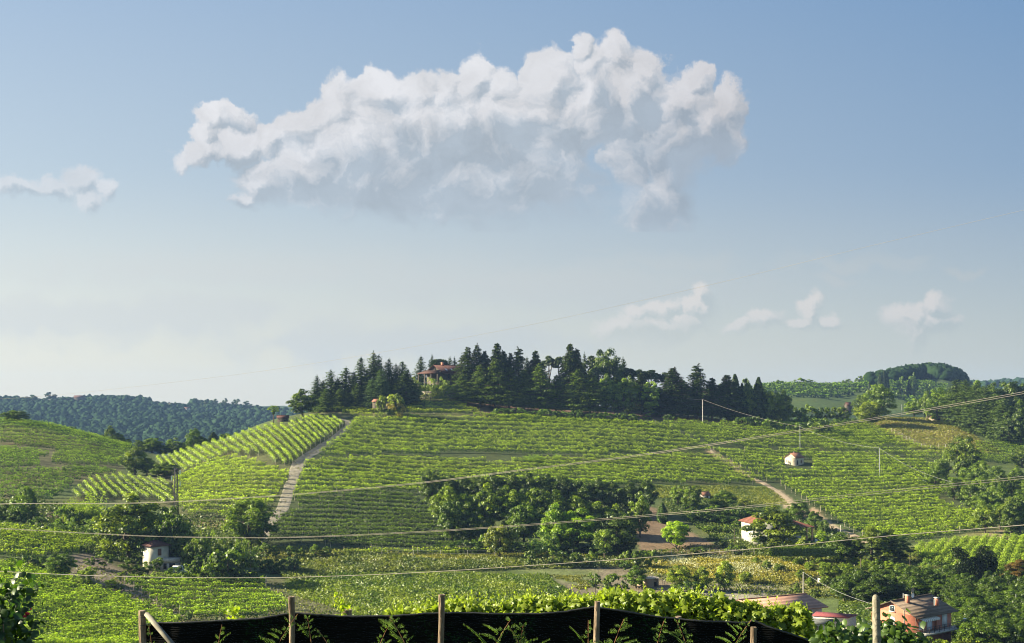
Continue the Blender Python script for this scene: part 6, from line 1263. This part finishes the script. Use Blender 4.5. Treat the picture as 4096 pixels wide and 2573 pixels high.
M['gloss_leaf'] = leafmat('glossy_leaf', (.012, .032, .006), (.06, .11, .016), .4, .035)
def corner_bush():
    Y = 10.; x, _, z = P0(8, 640, Y); g = float(gz(x, Y)); h = thing('leafy_bush', 'dark round leaved bush with a red bloom at the left corner', 'bush', (x, Y, g)); b = MB(); t = MB()
    for i in range(120):
        a = rng.uniform(-60, 26); top = np.interp(a, [-60, 0, 8, 16, 22, 30], [590, 584, 582, 590, 606, 618]); p = rng.uniform(top+3, 690); c = np.array(P0(a, p, Y))-np.array([x, Y, g])+[0, rng.normal(0, .22), 0]
        n = 16; cc = c+rng.normal(0, .075, (n, 3)); big_leaf(b, cc, rng.normal(size=(n, 3))*.7+[0, -.5, .6], rng.uniform(.05, .095, n), .95, np.clip(.35+rng.normal(0, .28, n), 0, 1))
        if i % 9 == 0: t.tube([(0, 0, 0), c*[.5, .5, .6], c], [.02, .012, .004], 5)
    b.obj('leaves', M['gloss_leaf'], h).color = (.8, .9, .6, 1); t.obj('stems', M['bark'], h); f = MB(); c = np.array(P0(28, 613.5, Y))-np.array([x, Y, g]); n = 16
    big_leaf(f, c+rng.normal(0, .018, (n, 3)), rng.normal(size=(n, 3)), rng.uniform(.02, .045, n), 1.1, rng.uniform(0, 1, n)); f.obj('bloom', M['redpetal'], h)
corner_bush()
def broad_branches():
    Y = 14.; x, _, z = P0(880, 660, Y); g = float(gz(x, Y)); h = thing('broad_leaved_shrub', 'glossy broad leaved shrub at the bottom right before the brick house', 'shrub', (x, Y, g)); b = MB(); t = MB(); P_ = np.array([x, Y, g])
    for i in range(125):
        a = rng.uniform(826, 928); top = np.interp(a, [822, 828, 838, 848, 852, 866, 880, 895, 908, 918, 930], [630, 627, 629, 640, 646, 640, 636, 630, 629, 638, 648]); p = top+rng.uniform(1, 34)*rng.uniform(.3, 1); c = np.array(P0(a, p, Y))-P_+[0, abs(rng.normal(0, .3)), 0]
        n = 9; big_leaf(b, c+rng.normal(0, .08, (n, 3)), rng.normal(size=(n, 3))*.5+[-.1, -.5, .7], rng.uniform(.07, .15, n), .72, np.clip(.45+rng.normal(0, .28, n), 0, 1), droop=.9)
        if i % 8 == 0: t.tube([np.array([0, 0, 0]), c*.6+[0, 0, -.1], c], [.025, .014, .004], 5)
    b.obj('leaves', M['gloss_leaf'], h).color = (1.3, 1.25, .8, 1); t.obj('stems', M['bark'], h)
broad_branches()
x, Y, z = P0(876, 594.6, 12.5); b = MB(); w, d = .034, .034; zb = float(gz(x, 12.5))-.3
zz = [zb, z-.06, z-.03, z-.01, z]; ww = [w*1.35, w, w*.86, w*.6, w*.2]
V_ = []
for q, k in zip(zz, ww):
    lx = .05*(z-q)/3
    for sx, sy in ((-1, -1), (1, -1), (1, 1), (-1, 1)): V_.append((x+lx+sx*k, 12.5+sy*d*min(1, k/w+.2), q))
b.add(V_, [(i*4+j, i*4+(j+1) % 4, i*4+4+(j+1) % 4, i*4+4+j) for i in range(4) for j in range(4)]+[(16, 17, 18, 19)])
h = thing('concrete_post', 'tall pale concrete post with a rounded top before the brick house', 'post', (x, 12.5, zb)); o = b.obj('shaft', noisy('lichened_concrete', (.13, .12, .085), (.23, .21, .16), 22., bump=.3), h); o.location = (-x, -12.5, -zb)
k = MB()
for q in (.06, .27, .52, .80): k.tube([(x+.05*q/3+.002, 12.455, z-q), (x+.05*q/3+.002, 12.462, z-q)], .006, 8)
o = k.obj('wire_hole', M['dark'], h); o.location = (-x, -12.5, -zb)
# ------------------------------------------------------------- ground cover that nobody could count
def turf(name, poly, n, hgt, size, tint0, Yr, col=(1, 1, 1), m_='grass', up=True, z0=0., patch=.0, seed=1):
    P = []; xs = [p[0] for p in poly]; ys = [p[1] for p in poly]
    W = np.array([hit(min(max(a, -140), 1170), b, *Yr)[:2] for a, b in poly]); X = rng.uniform(W[:, 0].min()-3, W[:, 0].max()+3, n*3); Y_ = rng.uniform(W[:, 1].min()-3, W[:, 1].max()+3, n*3); Z = gz(X, Y_); u, v = proj(X, Y_, Z)
    ok = inpoly(u+vnoise(X/4, Y_/4, 3)*2, v, poly)
    if patch: ok &= fbm(X/3.5, Y_/3.5, 2, seed) > patch
    X, Y_, Z = X[ok][:n], Y_[ok][:n], Z[ok][:n]; N = len(X)
    if N == 0: print('EMPTY', name); return
    hv = hgt*(.75+.5*fbm(X/6, Y_/6, 2, seed+5))*rng.uniform(.5, 1.2, N); b = MB(); zz = Z+z0+hv*rng.uniform(.2, 1, N)
    tn = np.clip(tint0+.3*fbm(X/5, Y_/5, 2, seed+9)+rng.normal(0, .16, N), 0, 1)
    nr = np.stack([rng.normal(0, .6, N), -.5+rng.normal(0, .5, N), .6+rng.normal(0, .3, N)], 1); b.quads(np.stack([X, Y_, zz], 1), nr, size*rng.uniform(.6, 1.3, N), asp=1.0, tint=tn, up=(0, 0, 1.) if up else None)
    o = b.obj(name, M[m_]); o.color = (*col, 1); return tag(o, kind='stuff')
MEAD = [(284,585),(330,574),(400,570),(470,571),(540,570),(575,598),(600,625),(560,645),(372,650),(345,612),(300,598)]
turf('meadow_grass', MEAD, 42000, .7, .42, .35, (150, 260), (1.35, 1.55, .5))
turf('white_meadow_flowers', MEAD, 1100, .9, .16, .5, (150, 260), (1, 1, .8), 'petal', False, .3, .35, 3)
turf('tall_weeds', [(265,568),(300,557),(345,554),(430,560),(512,561),(640,562),(640,568),(540,569),(470,571),(400,571),(330,576),(290,582)], 17000, 1.3, .45, .5, (225, 285), (1.05, 1.15, .75))
turf('white_weed_flowers', [(300,560),(430,561),(512,562),(620,563),(640,568),(540,570),(470,571),(400,571),(330,575)], 2200, 1.3, .18, .5, (225, 285), (1, 1, .85), 'petal', False, .3, .15, 8)
turf('dry_meadow_grass', [(640,558),(700,558),(768,558),(800,566),(830,572),(790,586),(740,582),(690,578),(650,572)], 15000, 1.0, .42, .7, (200, 285), (1.7, 1.4, .8))
turf('dry_meadow_flowers', [(640,558),(700,557),(768,560),(800,570),(760,580),(700,572),(655,568)], 4500, 1.1, .17, .5, (200, 285), (1, 1, .85), 'petal', False, .3, .1, 4)
turf('dry_hill_grass', [(884,417),(945,419),(975,436),(1000,452),(960,455),(918,450),(893,438),(872,425)], 14000, .7, .5, .65, (400, 545), (1.25, 1.15, .7))
turf('rough_grass', [(0,655),(0,560),(60,552),(130,570),(256,575),(380,600),(380,655)], 16000, .5, .36, .4, (140, 245), (1.1, 1.1, .7), patch=.0)
turf('valley_undergrowth', [(0,500),(60,505),(170,515),(262,525),(262,560),(200,575),(110,560),(60,548),(0,540)], 22000, 1.5, .6, .35, (240, 330), (.85, 1., .65))
turf('orchard_grass', [(640,552),(700,545),(768,545),(840,545),(905,550),(960,575),(1030,590),(1030,600),(860,600),(780,598),(700,590),(640,575)], 26000, .6, .4, .45, (190, 300), (1.15, 1.1, .7))
turf('bank_undergrowth', [(660,500),(735,503),(770,510),(815,522),(850,538),(830,556),(745,556),(700,530),(672,512)], 15000, 1.2, .5, .35, (260, 360), (.9, 1.05, .65))
turf('slope_grass', [(640,485),(768,487),(790,505),(735,505),(700,500),(655,498)], 10000, .4, .4, .55, (320, 400), (1.3, 1.3, .6))
turf('wood_floor_plants', [(480,414),(600,418),(700,424),(770,432),(860,426),(900,440),(870,445),(770,436),(700,432),(600,424),(500,420)], 14000, 1.2, .6, .35, (420, 520), (.8, .95, .65))
turf('orchard_floor_plants', [(838,585),(905,582),(1035,588),(1035,660),(815,660),(815,640),(838,615)], 26000, .7, .4, .35, (140, 240), (.9, 1.1, .5))
turf('field_edge_weeds', [(262,545),(400,552),(512,553),(640,553),(640,562),(512,562),(400,562),(262,566)], 14000, .8, .4, .55, (250, 290), (1.4, 1.3, .8))
turf('animal_pen_grass', [(535,570),(625,566),(655,575),(620,582),(580,590)], 5000, .35, .3, .5, (190, 260), (1.3, 1.2, .8), patch=.1)
_a, _e = np.meshgrid(np.linspace(0, 2*math.pi, 8, endpoint=False), np.linspace(-.9, 1.5, 6), indexing='ij')
SPH = np.stack([np.cos(_a)*np.cos(_e), np.sin(_a)*np.cos(_e), np.sin(_e)], -1).reshape(-1, 3)
SPF = np.array([(i*6+j, ((i+1) % 8)*6+j, ((i+1) % 8)*6+j+1, i*6+j+1) for i in range(8) for j in range(5)])
turf('track_verge_grass', [(262,520),(268,519),(274,509),(278,498),(282,486),(286,476),(290,464),(298,457),(309,450),(331,436),(342,427),(345,430),(334,441),(314,455),(302,463),(296,474),(291,486),(288,498),(284,509),(277,520),(270,530)], 900, .35, .3, .6, (280, 450), (1.4, 1.25, .8))
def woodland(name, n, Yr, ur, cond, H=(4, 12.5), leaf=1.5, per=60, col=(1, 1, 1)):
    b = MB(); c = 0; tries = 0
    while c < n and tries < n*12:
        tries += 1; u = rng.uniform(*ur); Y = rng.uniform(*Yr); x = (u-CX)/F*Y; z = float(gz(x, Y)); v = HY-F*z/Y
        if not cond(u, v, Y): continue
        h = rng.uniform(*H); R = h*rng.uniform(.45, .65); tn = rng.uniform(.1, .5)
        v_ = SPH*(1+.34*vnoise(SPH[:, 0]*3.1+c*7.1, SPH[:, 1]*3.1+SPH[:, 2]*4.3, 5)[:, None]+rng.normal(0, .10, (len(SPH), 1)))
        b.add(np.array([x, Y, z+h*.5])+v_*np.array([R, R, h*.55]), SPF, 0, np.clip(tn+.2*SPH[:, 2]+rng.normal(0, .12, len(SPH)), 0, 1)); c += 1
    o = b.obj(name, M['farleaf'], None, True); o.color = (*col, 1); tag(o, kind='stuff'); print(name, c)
woodland('left_ridge_woodland', 8500, (1150, 1925), (-60, 330), lambda u, v, Y: v < 452 and not (150 < u < 190 and v < 409 and Y > 1700), col=(.40, .54, .72))  # blue of the distance haze is put into the foliage tint
woodland('right_hilltop_woodland', 2600, (960, 1130), (862, 990), lambda u, v, Y: inpoly(np.array([u]), np.array([v]), [(862,392),(880,378),(905,372),(920,366),(945,366),(975,378),(990,392),(975,388),(950,381),(925,377),(905,383),(885,386)])[0], H=(6, 11), col=(.32, .43, .42))
woodland('far_right_ridge_woodland', 900, (1650, 1930), (930, 1100), lambda u, v, Y: v < 402, col=(.40, .54, .72))  # same hazy blue worked into the foliage tint
woodland('valley_wood_behind_hedge', 260, (620, 800), (770, 1010), lambda u, v, Y: v > 412 and (u*7 % 97 > 25), H=(4, 8), leaf=1.6, col=(.6, .75, .55))
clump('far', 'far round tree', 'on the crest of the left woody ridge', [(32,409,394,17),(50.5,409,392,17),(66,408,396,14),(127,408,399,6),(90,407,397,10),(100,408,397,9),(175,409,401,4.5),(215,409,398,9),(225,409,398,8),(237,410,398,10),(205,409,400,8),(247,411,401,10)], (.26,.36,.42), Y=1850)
# ------------------------------------------------------------- haze
def haze():
    b = MB(); b.box(-3200, 3200, -40, 2600, -230, 62); m_ = bpy.data.materials.new('haze_air'); m_.use_nodes = True; t = m_.node_tree; t.nodes.clear(); o = t.nodes.new('ShaderNodeOutputMaterial')
    v = t.nodes.new('ShaderNodeVolumePrincipled'); v.inputs['Color'].default_value = (.26, .42, .74, 1); v.inputs['Density'].default_value = HAZE; v.inputs['Anisotropy'].default_value = .0; t.links.new(v.outputs[0], o.inputs['Volume'])
    tag(b.obj('haze', m_), kind='stuff')
HAZE = .00009
haze()
